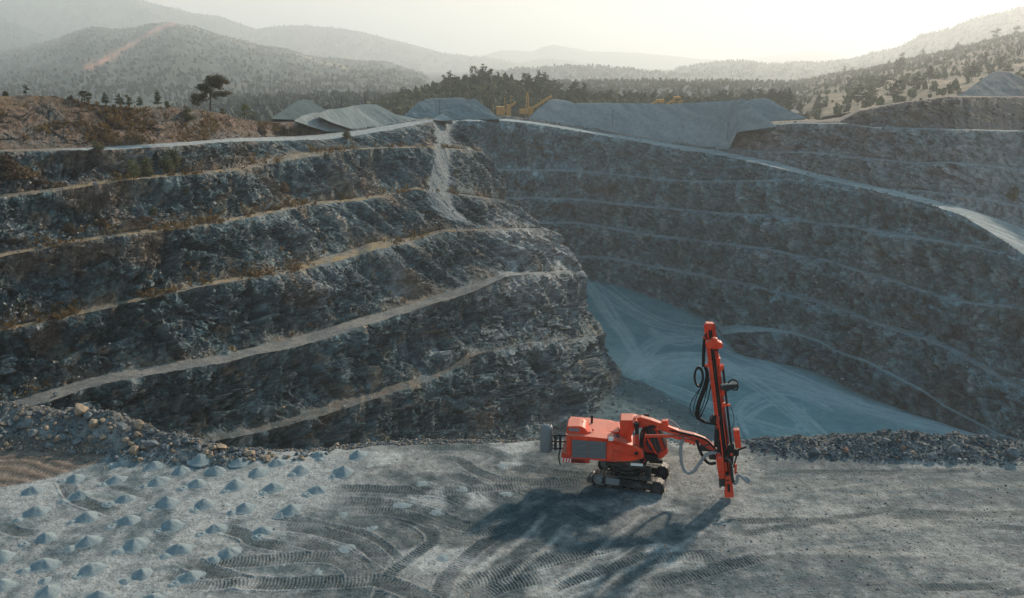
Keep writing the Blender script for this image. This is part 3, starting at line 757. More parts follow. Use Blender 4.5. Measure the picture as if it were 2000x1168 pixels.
lane = sstep(36, 0, np.abs(FY - pl([(1150, 700), (1300, 720), (1400, 715), (1500, 735), (1600, 768), (1750, 812), (2000, 885)])(FX)))
c = mix(c, (.32, .39, .40), lane*.7)
c = mix(c, (.48, .53, .53), light*.55)
# loose dark gravel spread at the foot of the spur
gv = sstep(-6, 6, FY - pl([(1020, 700), (1180, 715), (1215, 738), (1260, 752), (1320, 785), (1400, 830), (1470, 868), (2400, 1200)])(FX) + n2*9)
c = mix(c, (.06, .10, .112), gv*.9)
FP[..., 2] += fbm(q*.03, 3, 303)*.5 + gv*(.7+fbm(q*.5, 4, 304)*.5) + fbm(q*.7, 3, 305)*.05
fo = sstep(0, 14, 545-FY)*0
FP[..., 2] += fo
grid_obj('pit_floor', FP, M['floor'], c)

# ------------------------------------------------------------------ stones
def rock_mesh(name, seed, m, sub=2):
    r = random.Random(seed); bm = bmesh.new(); bmesh.ops.create_icosphere(bm, subdivisions=sub, radius=.5)
    cuts = [(Vector((r.gauss(0, 1), r.gauss(0, 1), r.gauss(0, 1))).normalized(), r.uniform(.24, .40)) for _ in range(11)]
    for v in bm.verts:
        for d, k in cuts:
            e = v.co.dot(d)-k
            if e > 0: v.co -= d*e
        v.co *= 1 + r.uniform(-.05, .05)
    s = (r.uniform(.85, 1.25), r.uniform(.8, 1.1), r.uniform(.6, .95))
    for v in bm.verts: v.co = Vector((v.co.x*s[0], v.co.y*s[1], v.co.z*s[2]))
    me = bpy.data.meshes.new(name); bm.to_mesh(me); bm.free(); me.materials.append(m); return me
def rock_arrays(seed):
    me = rock_mesh('stone_shape', seed, M['stone_grey'], 1)
    V = np.array([v.co[:] for v in me.vertices]); Fc = np.array([p.vertices[:] for p in me.polygons]); bpy.data.meshes.remove(me); return V, Fc
RK = [rock_arrays(900+k) for k in range(6)]
def stones(name, pts, sizes, m, cols, kind='stuff', label=None, cat=None, seed=0):
    r = np.random.default_rng(seed); VV = []; TT3 = []; CC = []; o = 0
    for p, s, cc in zip(pts, sizes, cols):
        V, Fc = RK[r.integers(6)]
        A = r.normal(size=(3, 3)); Qm, _ = np.linalg.qr(A)
        v = (V @ Qm.T)*s*np.array([1, 1, .8]) + p
        VV.append(v); TT3.append(Fc+o); CC.append(np.broadcast_to(cc, v.shape)); o += len(v)
    me = mesh_np(name, np.concatenate(VV), None, m, np.concatenate(CC), False, np.concatenate(TT3))
    ob = link(name, me); ob['kind'] = kind
    if label: ob['label'] = label
    if cat: ob['category'] = cat
    return ob
M['scree'] = terrain_mat('loose_stone', 1.5, 7, .6, 1.4, .5, .1)
def stone_cols(n, r, pal, w):
    k = r.choice(len(pal), n, p=w); c = np.array(pal)[k]*r.uniform(.7, 1.3, (n, 1)); return c
PAL = [(.13, .145, .15), (.22, .23, .235), (.34, .33, .31), (.36, .25, .17)]
def scatter_wall(I, n, r, wfun, smin, smax):
    P = I['P']; w = wfun(I).ravel(); w = w/w.sum()
    k = r.choice(P.shape[0]*P.shape[1], n, p=w); pts = P.reshape(-1, 3)[k]
    s = smin*(smax/smin)**(r.random(n)**3); pts = pts + r.normal(size=pts.shape)*.25; pts[:, 2] += s*.12
    return pts, s
r = np.random.default_rng(21)
def wl(I):
    seg = I['seg'][:, None]; v = I['v'][:, None]
    b = np.where(I['face'][:, None], np.exp(-(v/.25)**2)*1.0+.10, .35)
    noi = sstep(-.1, .4, fbm(I['P']*.12, 3, 77))
    low = np.where(seg == 2, 2.2, 1.0)*np.where((seg == 4) | (seg == 12), .06, 1.0)
    nose = 1 + 1.3*sstep(880, 980, I['px'])
    return (b*noi*low*nose + .01)*(I['px'] > -60)*(I['py'] > 240)
pts, s = scatter_wall(LI, 9000, r, wl, .22, 1.1)
stones('scree', pts, s, M['scree'], stone_cols(len(pts), r, PAL, [.42, .33, .15, .10]), label='loose grey and tan stones lying on the benches and slopes of the pit wall', cat='scree', seed=1)
def wf(I):
    seg = I['seg'][:, None]; v = I['v'][:, None]
    b = np.where(I['face'][:, None], np.exp(-(v/.3)**2)+.12, .25)*np.where(seg == 12, .02, 1.0)
    return (b*sstep(-.1, .4, fbm(I['P']*.08, 3, 78))+.01)*(I['px'] > 880)*(I['px'] < 2080)
pts, s = scatter_wall(FI, 9000, r, wf, .35, 1.7)
stones('scree', pts, s, M['scree'], stone_cols(len(pts), r, [(.13, .15, .155), (.20, .215, .22), (.30, .30, .295), (.22, .17, .15)], [.4, .35, .18, .07]), label='loose grey stones on the ledges of the far pit terraces', cat='scree', seed=2)
# toe of the spur and gravel spread on the pit floor
n = 1500; px = r.uniform(1120, 1420, n); py = r.uniform(690, 860, n)
k = py > pl([(1100, 700), (1180, 705), (1215, 735), (1260, 750), (1320, 783), (1400, 828), (1430, 850)])(px); px, py = px[k], py[k]
pts = onz(px, py, ZF+.7); s = .25*(4.5**(r.random(len(pts))**3))
stones('gravel', pts, s, M['scree'], stone_cols(len(pts), r, [(.11, .13, .14), (.2, .22, .225), (.33, .34, .34)], [.5, .35, .15]), label='dark gravel and stones spread at the foot of the rock spur', cat='gravel', seed=3)
# rubble of the two berms: small stones as one mass, the boulders one by one
def berm_pts(n, x0, x1, r, lo=.0, hi=1.0, sp=1.0):
    px = r.uniform(x0, x1, n); j = np.searchsorted(gx, px); i = np.zeros(n, int); out = []
    for a in range(n):
        col = bmask[:, j[a]]; m = np.where((col > .12))[0]
        k = int(np.clip(r.random()**sp*len(m)*1.05, 0, PP.shape[0]-1)) if len(m) else int(r.integers(0, 10))
        out.append(PP[k, j[a]])
    return np.array(out)
pl1 = berm_pts(8500, -80, 1060, r, sp=.9); pl2 = berm_pts(5000, 1420, 2080, r, sp=.9)
pe = berm_pts(900, 640, 1480, r)
pb = np.concatenate([pl1, pl2, pe]); s = .06*(5**(r.random(len(pb))**2.2)); pb[:, 2] += s*.1
tanw = np.where(np.arange(len(pb)) < len(pl1), .3, .06)
cols = stone_cols(len(pb), r, [(.09, .10, .105), (.165, .172, .175), (.28, .275, .265)], [.5, .33, .17])
tm = r.random(len(pb)) < tanw; cols[tm] = np.array([.29, .21, .15])*r.uniform(.7, 1.25, (tm.sum(), 1))
stones('rubble', pb, s, M['scree'], cols, label='small broken stones heaped along the edge of the drilling platform', cat='rubble', seed=4)
# grit strewn over the platform
n = 5200; px = np.where(r.random(n) < .6, r.uniform(1350, 2050, n), r.uniform(-40, 2040, n)); py = 885 + (r.random(n)**1.6)*290; j = np.searchsorted(gx, px).clip(0, len(gx)-1)
ig = np.array([np.argmin(np.abs(PY[:, a]-b)) for a, b in zip(j, py)]); pts = PP[ig, j]; s = .035*(5**(r.random(n)**2.6))
stones('grit', pts, s, M['scree'], stone_cols(n, r, PAL, [.18, .40, .34, .08]), label='small loose stones strewn over the grey drilling platform', cat='grit', seed=5)
boul_me = {}
for nm, mm in (('grey', 'stone_grey'), ('tan', 'stone_tan'), ('dark', 'stone_dark'), ('rusty', 'stone_red')):
    boul_me[nm] = [rock_mesh('boulder', hash(nm) % 1 + 50*len(boul_me)+k, M[mm], 3) for k in range(4)]
r2 = random.Random(9)
def boulder(px, py, size, tone, label, group=None, lift=0.0):
    j = int(np.clip(np.searchsorted(gx, px), 0, len(gx)-1)); P = PP[:, j]
    a, b = proj(P); i = int(np.argmin(np.abs(b-py))); p = P[i]
    o = link('boulder', r2.choice(boul_me[tone])); s = size
    o.location = (p[0], p[1], p[2]+s*.22+lift); o.scale = (s, s, s); o.rotation_euler = (r2.uniform(-.4, .4), r2.uniform(-.4, .4), r2.uniform(0, 6.3))
    tag(o, label, 'boulder', group); return o
big = [(165, 806, 1.15, 'tan', 'biggest tan boulder perched on top of the left rubble bank'),
 (190, 832, .75, 'tan', 'tan boulder just right of and below the biggest one'), (178, 818, .6, 'grey', 'grey boulder wedged under the biggest tan boulder'),
 (207, 826, .5, 'tan', 'small tan block at the right end of the boulder cluster'), (55, 834, .85, 'grey', 'large pale grey boulder on the left rubble bank'),
 (66, 850, .7, 'grey', 'grey boulder leaning against the large pale one at left'), (275, 836, .7, 'tan', 'cream boulder at the lip of the rubble bank above the road'),
 (243, 838, .65, 'grey', 'flat grey boulder beside the cream one on the lip'), (60, 812, .45, 'grey', 'light squarish block high on the left bank'),
 (25, 830, .5, 'grey', 'grey block near the left edge of the picture on the bank'), (125, 857, .5, 'grey', 'white-topped flat stone low on the left bank'),
 (265, 886, .7, 'tan', 'tan boulder at the foot of the bank beside the brown strip'), (296, 872, .8, 'grey', 'rounded grey boulder midway down the bank'),
 (283, 878, .45, 'tan', 'small tan stone between two larger boulders on the bank'), (205, 858, .5, 'tan', 'tan stone on the bank left of the mounds'),
 (433, 876, .6, 'tan', 'tan boulder on top of the thin middle of the bank'), (488, 888, .6, 'tan', 'orange-tan boulder at the near end of the bank'),
 (412, 897, .4, 'tan', 'rust-tinged stone beside the second row of mounds'), (717, 862, .42, 'tan', 'round tan stone alone on the cliff edge'),
 (655, 872, .5, 'tan', 'tan block on the cliff edge behind the mounds'), (1725, 866, .6, 'grey', 'pointed grey boulder on the right berm'),
 (1858, 884, .75, 'grey', 'blocky grey boulder at the foot of the right berm'), (1975, 893, .9, 'grey', 'largest grey boulder at the right end of the berm'),
 (1650, 884, .5, 'rusty', 'reddish stone on the front of the right berm'), (1760, 878, .45, 'rusty', 'second reddish stone further right on the berm'),
 (1590, 885, .6, 'grey', 'pale grey slab at the left end of the right berm'), (1622, 888, .45, 'grey', 'white-edged chip below the pale slab'),
 (1817, 896, .55, 'grey', 'flat pale stone lying in front of the right berm'), (1972, 884, .5, 'rusty', 'rust-brown stone beside the largest right boulder'),
 (150, 868, .5, 'grey', 'grey stone at the foot of the left bank')]
for b in big: boulder(*b)
for i in range(170):
    px = r2.uniform(-40, 640)**1.0; hi = sil(px); lo = np.interp(px, [0, 100, 200, 300, 450, 640], [868, 880, 898, 902, 905, 896])
    boulder(px, r2.uniform(hi+2, lo), r2.choice((.2, .25, .3, .36, .46)), r2.choice(('grey', 'grey', 'dark', 'tan', 'tan')), 'broken boulder among many in the rubble bank along the left platform edge', 'boulders of the left rubble bank')
for i in range(95):
    px = r2.uniform(1460, 2040); hi = sil(px)
    boulder(px, r2.uniform(hi+2, 897), r2.choice((.15, .18, .22, .3)), r2.choice(('grey', 'dark', 'dark', 'grey', 'rusty') if r2.random() < .3 else ('grey', 'dark')), 'broken boulder among many in the dark berm along the right platform edge', 'boulders of the right berm')

# ------------------------------------------------------------------ heaps of drill cuttings round each blast hole
def mound_mesh(seed, h, rad, crater):
    r = np.random.default_rng(seed); nr, na = 14, 40
    V = [(0, 0, 0)]; rr = np.linspace(0, 1, nr); aa = np.linspace(0, 2*np.pi, na, endpoint=False)
    R, A = np.meshgrid(rr, aa, indexing='ij')
    lob = 1 + .08*np.cos(A*2+r.uniform(0, 6)) + .05*np.cos(3*A+r.uniform(0, 6)) + .05*np.cos(5*A+r.uniform(0, 6))
    z = h*(.80*np.clip(1-R*1.25, 0, 1)**1.05 + .20*np.clip(1-R, 0, 1)**1.6 - .05*np.exp(-(R/.10)**2))
    if crater: z = z - h*.75*np.exp(-(R/.22)**2)
    x = R*rad*lob*np.cos(A); y = R*rad*lob*np.sin(A)
    sk = r.uniform(-.07, .07, 2)*rad; x += sk[0]*(1-R); y += sk[1]*(1-R)
    z = z + fbm(np.stack([x*6, y*6, z*0+seed], -1), 3, seed)*.08*h*2*(1-R) - .05*(R > .97)
    P = np.stack([x, y, z-.012], -1); i = np.arange(nr*na).reshape(nr, na); j = np.roll(i, -1, 1)
    q = np.stack([i[:-1], j[:-1], j[1:], i[1:]], -1).reshape(-1, 4)
    return mesh_np('cuttings_mound', P, q[:, ::-1], M['mound'], None, True)
MB_ = [mound_mesh(400+k, .33, .64, False) for k in range(6)]; MS_ = [mound_mesh(420+k, .12, .36, k % 2 == 0) for k in range(5)]; MF_ = [mound_mesh(430+k, .05, .42, False) for k in range(4)]
def mound(px, py, kind, label, group, sc=1.0):
    p = onz(px, py); me = r2.choice({'b': MB_, 's': MS_, 'f': MF_}[kind]); o = link('cuttings_mound' if kind != 's' else 'cuttings_pile', me)
    o.location = (p[0], p[1], ground_z(p[0], p[1])); s = sc*r2.uniform(.9, 1.12); o.scale = (s, s*r2.uniform(.95, 1.2), s*r2.uniform(.9, 1.15)); o.rotation_euler = (0, 0, r2.uniform(0, 6.3))
    tag(o, label, 'mound', group)
ORD = ['leftmost', 'second from left', 'third from left', 'fourth from left', 'fifth from left', 'sixth from left', 'seventh from left', 'eighth from left']
rows = [('in the row hard against the rubble bank', [(392, 904), (466, 909), (542, 908), (624, 893), (700, 895)]),
 ('in the second row out from the rubble bank', [(302, 911), (354, 921), (422, 923), (505, 926), (588, 922), (671, 927)]),
 ('in the row right of the brown strip', [(147, 935), (227, 938), (310, 942), (385, 948), (460, 951), (534, 954), (620, 959)]),
 ('in the row below the brown strip', [(63, 960), (155, 968), (245, 976), (327, 984), (400, 986), (479, 992), (569, 996)]),
 ('in the middle row of the mound field', [(72, 1000), (171, 1010), (252, 1018), (335, 1025), (421, 1031), (514, 1035)]),
 ('in the row two above the lower picture edge', [(90, 1050), (174, 1059), (263, 1064), (351, 1073), (447, 1081)]),
 ('in the row with the tallest mounds', [(4, 1088), (86, 1102), (180, 1110), (278, 1121), (372, 1128)]),
 ('in the row cut by the lower picture edge', [(3, 1143), (93, 1156), (191, 1168), (298, 1171)])]
for nm, ps in rows:
    for i, (a, b) in enumerate(ps): mound(a, b-2, 'b', 'grey cuttings cone, %s %s' % (ORD[i], nm), 'drill cuttings mounds in a grid')
srows = [('small grey pile, %s, in the row right of the brown strip', [(120, 938), (199, 946), (281, 949), (357, 955), (441, 959)]),
 ('small pile, %s, by the row below the brown strip', [(122, 978), (212, 984), (297, 992), (379, 995), (452, 999), (549, 1003)]),
 ('small pile, %s, by the middle row of mounds', [(34, 1014), (139, 1018), (217, 1027), (309, 1034), (392, 1041), (505, 1045)]),
 ('small pile, %s, by the row two above the lower edge', [(46, 1061), (135, 1071), (231, 1075), (323, 1084), (418, 1091)]),
 ('small pile, %s, by the row of tallest mounds', [(44, 1113), (150, 1122), (246, 1133), (340, 1139), (87, 1131)]),
 ('small pile, %s, among those nearest the cliff edge', [(624, 900), (699, 900), (572, 928), (652, 932), (513, 962), (600, 966), (221, 907)])]
for nm, ps in srows:
    for i, (a, b) in enumerate(ps): mound(a, b, 's', nm % ORD[i], 'small piles between the mounds', 1.0)
for i, (x, y) in enumerate([(1050, 495), (1300, 540), (840, 655), (650, 805), (440, 985), (630, 555), (1340, 880), (1790, 420), (1480, 385), (1140, 650), (1190, 350), (1760, 220)]):
    mound(500+x/3.672, 850+y/3.672, 'f', 'low trodden patch of pale cuttings among the wheel tracks', 'flattened cuttings among the wheel tracks')
# ------------------------------------------------------------------ gravel heaps behind the rim
KL, KF = LI['K'][12], FI['K'][12]
_lf = np.polyfit(KL['px'][KL['px'] < 840], KL['Y'][KL['px'] < 840], 3)
def left(d): return lambda x: np.polyval(_lf, np.minimum(x, 850))+d+np.maximum(0, x-850)*.3
def far(d): return lambda x: np.interp(x, KF['px'], KF['Y'])+d

def heap(name, label, crest, base, Yb, s=.62, col=((.17, .205, .215), (.25, .28, .285)), light=0.0, seed=0, streak=1.0, n=None):
    x0, x1 = base[0][0], base[-1][0]; nc = n or int((x1-x0)/1.6); px = np.linspace(x0, x1, nc)
    pb = pl(base)(px); pc = np.minimum(pl(crest)(px) + n1(px, .05, seed)*.9, pb-.3)
    yb = Yb(px)
    zb = ZC - yb*T(pb); Yc = (ZC - zb + s*yb)/(s+T(pc)); zc_ = ZC - Yc*T(pc)
    V = np.linspace(0, 1, 34)[:, None]
    Yr = yb*(1-V) + Yc*V; Zr = zb*(1-V) + zc_*V
    Vb = np.linspace(0, 1, 16)[1:, None]; Yr = np.concatenate([Yr, Yc+(Yc-yb+1.0)*Vb]); Zr = np.concatenate([Zr, zc_*(1-Vb)+(zb-1.5)*Vb])
    k = (px-W/2)/F
    d = Yr*CP + (ZC-Zr)*SP; Xr = k*d
    P = np.stack([Xr, Yr, Zr], -1)
    q = np.stack([Xr*.6 + (Yr-yb)*.5, Yr*.3, Zr*.2], -1)
    hh = np.clip(zc_-zb, 0, 3)/3*np.concatenate([np.sin(np.pi*V**.8), Vb*0+.3])
    P[..., 2] += hh*(ridged(q*.55, 3, seed+3)*.38*streak + fbm(P*.35, 3, seed+4)*.5)
    a = fbm(q*np.array([.5, .2, .3]), 4, seed+5); b = fbm(P*.8, 3, seed+6)
    c = mix(col[0], col[1], sstep(-.35, .35, a*.7+b*.4))
    o = grid_obj(name, P, M['heap'], c, None, True); tag(o, label, 'gravel heap'); return o
heap('gravel_heap', 'dark teal gravel heap farthest left behind the haul road', [(530, 231), (560, 210), (580, 197), (594, 194), (606, 196), (622, 206), (645, 220)], [(530, 232), (580, 234), (645, 232)], left(22), .6, ((.065, .10, .105), (.09, .13, .135)), seed=500, streak=.4)
heap('gravel_heap', 'low pale fan of gravel in front of the dark teal heap', [(575, 235), (590, 226), (612, 220), (630, 220), (655, 232), (690, 252)], [(575, 236), (610, 248), (640, 257), (692, 256)], left(3), .5, ((.15, .185, .19), (.23, .26, .265)), seed=510, streak=.7)
heap('gravel_heap', 'long furrowed gravel heap beside the left haul road', [(622, 222), (640, 214), (665, 212), (690, 206), (712, 203), (735, 204), (752, 213), (770, 222), (800, 229), (842, 237)], [(622, 228), (650, 240), (690, 253), (740, 249), (790, 243), (842, 238)], left(2), .62, ((.115, .16, .168), (.19, .225, .23)), seed=520, streak=1.6)
heap('gravel_heap', 'ridged gravel heap with twin tops behind the chute head', [(790, 224), (806, 210), (822, 196), (835, 203), (870, 201), (896, 200), (912, 194), (930, 194), (945, 206), (975, 232)], [(790, 230), (850, 234), (975, 233)], lambda x: x*0+322, .62, ((.14, .18, .19), (.19, .23, .235)), seed=530, streak=.8)
heap('gravel_heap', 'level gravel bank between the twin tops', [(800, 222), (830, 194), (860, 191), (905, 191), (930, 205), (950, 222)], [(800, 226), (870, 228), (950, 228)], lambda x: x*0+350, .62, ((.14, .18, .185), (.19, .225, .23)), seed=535, streak=.6)
heap('gravel_heap', 'small pale cone of gravel at the top of the chute', [(846, 233), (856, 226), (864, 222), (872, 227), (884, 234)], [(846, 234), (864, 236), (884, 235)], lambda x: x*0+294, .6, ((.27, .29, .29), (.33, .34, .34)), seed=540, streak=.3)
heap('spoil_heap', 'long flat-topped grey spoil heap behind the right haul road', [(1024, 238), (1050, 214), (1072, 196), (1085, 194), (1112, 198), (1122, 202), (1180, 201), (1250, 202), (1310, 203), (1360, 200), (1400, 198), (1430, 196), (1441, 196), (1448, 192), (1455, 195), (1480, 216), (1505, 238), (1516, 246)],
     [(1024, 239), (1080, 245), (1160, 257), (1240, 268), (1320, 280), (1400, 292), (1424, 291), (1440, 258), (1516, 248)], far(3), .66, ((.17, .205, .215), (.25, .275, .28)), seed=550, streak=1.6)
heap('gravel_heap', 'smaller grey gravel heap behind the right end of the spoil heap', [(1448, 200), (1470, 193), (1490, 191), (1505, 195), (1530, 210), (1572, 229)], [(1448, 232), (1510, 238), (1572, 231)], far(40), .6, ((.17, .205, .215), (.235, .26, .265)), seed=560, streak=.6)
heap('gravel_heap', 'tall smooth gravel cone at the right edge of the picture', [(1866, 188), (1885, 178), (1910, 160), (1935, 143), (1950, 138), (1972, 140), (1995, 152), (2040, 172), (2090, 190)], [(1866, 189), (1950, 192), (2090, 193)], (lambda x: np.interp(x, FI['K'][19]['px'], FI['K'][19]['Y'])+6), .62, ((.235, .225, .215), (.29, .275, .26)), seed=570, streak=.3)

# ------------------------------------------------------------------ hills and valley
HILL = {}
def hill(name, crest, base, Yb, Yc, colf, amp=4.0, seed=0, dx=4.0, nr=60, feat=.02):
    x0, x1 = crest[0][0], crest[-1][0]; px = np.arange(x0, x1+.1, dx); nc = len(px)
    pc = pl(crest)(px) + n1(px, .03, seed)*1.2; pb = (pl(base)(px) if isinstance(base, list) else np.full(nc, float(base)))
    yb = pl(Yb)(px) if isinstance(Yb, list) else np.full(nc, float(Yb)); yc = pl(Yc)(px) if isinstance(Yc, list) else np.full(nc, float(Yc))
    zb = ZC-yb*T(pb); zc_ = ZC-yc*T(pc); zb = np.minimum(zb, zc_-.5)
    V = np.linspace(0, 1, nr)[:, None]; Yr = yb*(1-V)+yc*V
    e = .55*V + .45*V*V*(3-2*V); Zr = zb*(1-e)+zc_*e
    Vb = np.linspace(0, 1, 14)[1:, None]; Yr = np.concatenate([Yr, yc + (yc-yb)*.8*Vb]); Zr = np.concatenate([Zr, zc_*(1-sstep(0, 1, Vb)) + (np.minimum(zb, zc_)-12)*sstep(0, 1, Vb)])
    k = (px-W/2)/F; Xr = k*(Yr*CP+(ZC-Zr)*SP); P = np.stack([Xr, Yr, Zr], -1)
    q = np.stack([Xr, Yr*.55, Xr*0+seed], -1)
    am = np.concatenate([np.sin(np.pi*V)**.7, Vb*0+.3])
    P[..., 2] += am*amp*(ridged(q*feat, 3, seed+1)-.2) - am*amp*.2
    P[..., 2] += fbm(P*.05, 3, seed+2)*amp*.12*am
    a, b = proj(P); c = colf(P, a, b)
    o = grid_obj(name, P, M['hill'], c); HILL[name+str(seed)] = (P, nr); return o
def scrub(P, a, b):
    n = fbm(P*.03, 4, 601); m = fbm(P*.12, 4, 602)
    c = mix((.026, .044, .040), (.052, .066, .052), sstep(-.25, .4, n*.6+m*.6))
    return mix(c, (.15, .125, .08), sstep(.28, .5, fbm(P*.05, 4, 603)+.15*m)*.6)
def scrub_road(P, a, b):
    c = scrub(P, a, b)
    rd = pl([(160, 131), (185, 128), (215, 112), (250, 90), (285, 70), (310, 56), (345, 43)])(a)
    k = sstep(7.5, 3.0, np.abs(b-rd))*sstep(158, 170, a)*sstep(352, 340, a)
    c = mix(c, (.36, .17, .11), k*.95)
    rd2 = pl([(560, 100), (600, 112), (640, 124), (680, 134)])(a)
    c = mix(c, (.42, .32, .19), sstep(3.2, .8, np.abs(b-rd2))*sstep(560, 580, a)*sstep(690, 670, a))
    rd3 = pl([(345, 44), (400, 62), (470, 84), (520, 92)])(a)
    return mix(c, (.38, .27, .15), sstep(4, 1, np.abs(b-rd3))*sstep(345, 360, a)*sstep(520, 500, a)*.7)
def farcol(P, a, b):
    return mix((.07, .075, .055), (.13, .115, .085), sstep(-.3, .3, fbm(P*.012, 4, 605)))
def dryhill(P, a, b):
    n = fbm(P*.05, 4, 606); m = fbm(P*.2, 3, 607)
    return mix((.05, .05, .03), (.20, .145, .085), sstep(-.25, .35, n*.6+m*.5))
hill('hill', [(-500, -12), (0, -12), (200, -8), (270, 0), (320, 12), (380, 26), (430, 32), (500, 56), (570, 49), (640, 53), (700, 61), (800, 86), (880, 106), (950, 112), (1000, 122), (1080, 135), (1180, 155)], 178, 4500, 7500, farcol, 55, 1, 5, feat=.006)
hill('hill', [(-500, -20), (0, 34), (60, 60), (110, 80), (170, 104), (230, 125)], 185, 3000, 5800, scrub, 30, 2, 4, feat=.012)
hill('hill', [(-500, 70), (0, 102), (60, 92), (110, 78), (180, 54), (230, 59), (260, 56), (300, 48), (335, 44), (380, 54), (420, 68), (500, 88), (560, 98), (600, 110), (680, 118), (750, 122), (800, 136), (850, 153), (920, 175)], 206, 1100, 4500, scrub_road, 26, 3, 3, 110, feat=.011)
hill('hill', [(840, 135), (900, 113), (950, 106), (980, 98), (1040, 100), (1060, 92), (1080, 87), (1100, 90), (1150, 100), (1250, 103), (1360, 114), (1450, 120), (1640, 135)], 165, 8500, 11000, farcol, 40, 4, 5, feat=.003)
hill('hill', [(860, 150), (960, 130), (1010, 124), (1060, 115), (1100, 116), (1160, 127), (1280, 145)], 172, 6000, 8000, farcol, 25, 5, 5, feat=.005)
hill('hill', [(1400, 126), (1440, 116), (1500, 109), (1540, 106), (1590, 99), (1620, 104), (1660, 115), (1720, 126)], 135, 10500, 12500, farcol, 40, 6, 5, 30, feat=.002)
hill('hill', [(1080, 178), (1180, 159), (1240, 149), (1300, 141), (1340, 130), (1400, 121), (1440, 118), (1500, 125), (1550, 123), (1600, 122), (1650, 118), (1700, 105), (1750, 95), (1780, 80), (1800, 68), (1830, 62), (1860, 55), (1900, 38), (1950, 25), (2000, 14), (2400, -20)], 190, 2200, 5000, scrub, 28, 7, 4, feat=.012)
hill('hill', [(1330, 205), (1420, 190), (1500, 172), (1560, 160), (1620, 148), (1680, 138), (1750, 124), (1800, 112), (1860, 99), (1920, 84), (2000, 66), (2400, -10)], [(1330, 225), (1500, 233), (1600, 229), (1680, 216), (1800, 203), (1900, 193), (2400, 190)], 470, 1900, dryhill, 10, 8, 3, 90, feat=.02)
hill('hill', [(680, 222), (760, 204), (820, 186), (870, 168), (930, 158), (990, 163), (1040, 172), (1100, 189), (1200, 197), (1300, 203), (1420, 200), (1540, 196)], 229, 480, 600, scrub, 3, 9, 4, 40, feat=.03)
hill('hill', [(330, 214), (420, 204), (500, 196), (640, 190), (760, 190), (860, 200)], 232, 470, 900, scrub, 4, 12, 4, feat=.02)
hill('hill', [(880, 180), (960, 172), (1100, 162), (1300, 160), (1500, 162), (1620, 170)], 205, 640, 1500, scrub, 6, 11, 4, feat=.02)
hill('hill', [(840, 165), (920, 146), (1000, 136), (1080, 130), (1150, 129), (1220, 134), (1300, 143), (1400, 152), (1480, 165)], 185, 2200, 3600, scrub, 15, 10, 4, feat=.01)
vx = np.linspace(-500, 2500, 160); vy = np.array([440, 450, 470, 490, 520, 560, 700, 900, 1200, 1700, 2500, 4000, 6000, 12500])
P = np.stack([(vx[None]-W/2)/F*vy[:, None], np.broadcast_to(vy[:, None], (14, 160)), np.where(vy < 460, -18.0, -26.0)[:, None]+np.zeros((14, 160))], -1)
P[..., 2] += fbm(P*.01, 3, 620)*2
grid_obj('valley_ground', P, M['hill'], scrub(P, *proj(P)))

# ------------------------------------------------------------------ trees
def leaves(clumps, n, size, seed, flat=.55):
    r = np.random.default_rng(seed); V = []
    tot = sum(c[3]*c[4]*c[5] for c in clumps)**1.0
    for (x, y, z, a, b, c) in clumps:
        k = max(20, int(n*(a*b*c)/tot)); d = r.normal(size=(k, 3)); d /= np.linalg.norm(d, axis=1)[:, None]
        rad = r.random(k)**.45; rad *= 1 + .25*r.normal(size=k)*.6
        p = d*rad[:, None]*np.array([a, b, c]) + np.array([x, y, z])
        nrm = d*.7 + r.normal(size=(k, 3))*.7; nrm[:, 2] += flat; nrm /= np.linalg.norm(nrm, axis=1)[:, None]
        t = np.cross(nrm, r.normal(size=(k, 3))); t /= np.linalg.norm(t, axis=1)[:, None]+1e-9; b2 = np.cross(nrm, t)
        s = size*(.55+.9*r.random(k))[:, None]
        V.append(np.stack([p-t*s*.9, p-b2*s*.45, p+t*s*.9, p+b2*s*.5+nrm*s*.2], 1))
    V = np.concatenate(V); q = np.arange(len(V)*4).reshape(-1, 4); return V.reshape(-1, 3), q
def crown_mesh(clumps, n, size, seed, m):
    V, q = leaves(clumps, n, size, seed); return mesh_np('crown', V, q, m, None, False)
def trunk_mesh(segs, m):
    b = MB()
    for pts, r, tp in segs: b.tube(pts, r, 7, 4, tp)
    me = bpy.data.meshes.new('trunk'); b.bm.to_mesh(me); b.bm.free(); me.materials.append(m); return me
def pine_kind(seed, h, m='pine'):
    r = random.Random(seed); cl = []; tr = [([(0, 0, -.5), (r.uniform(-.2, .2), r.uniform(-.2, .2), h*.5), (r.uniform(-.4, .4), r.uniform(-.3, .3), h*.93)], h*.022, .35)]
    nl = r.randint(6, 8)
    for i in range(nl):
        f = .30+.62*i/(nl-1); w = h*(.27*(1-f)**.55+.05)*r.uniform(.75, 1.25)
        for k in range(r.randint(2, 3) if f < .85 else 1):
            a = r.uniform(0, 6.28); o = w*r.uniform(.35, .95) if f < .85 else 0
            cl.append((o*math.cos(a), o*math.sin(a), h*f+r.uniform(-.2, .3), w*r.uniform(.55, .8), w*r.uniform(.55, .8), h*r.uniform(.05, .085)))
            tr.append(([(0, 0, h*f-.3), (o*math.cos(a)*.9, o*math.sin(a)*.9, h*f)], h*.008, .5))
    return crown_mesh(cl, 1000, h*.034, seed, M[m]), trunk_mesh(tr, M['bark'])
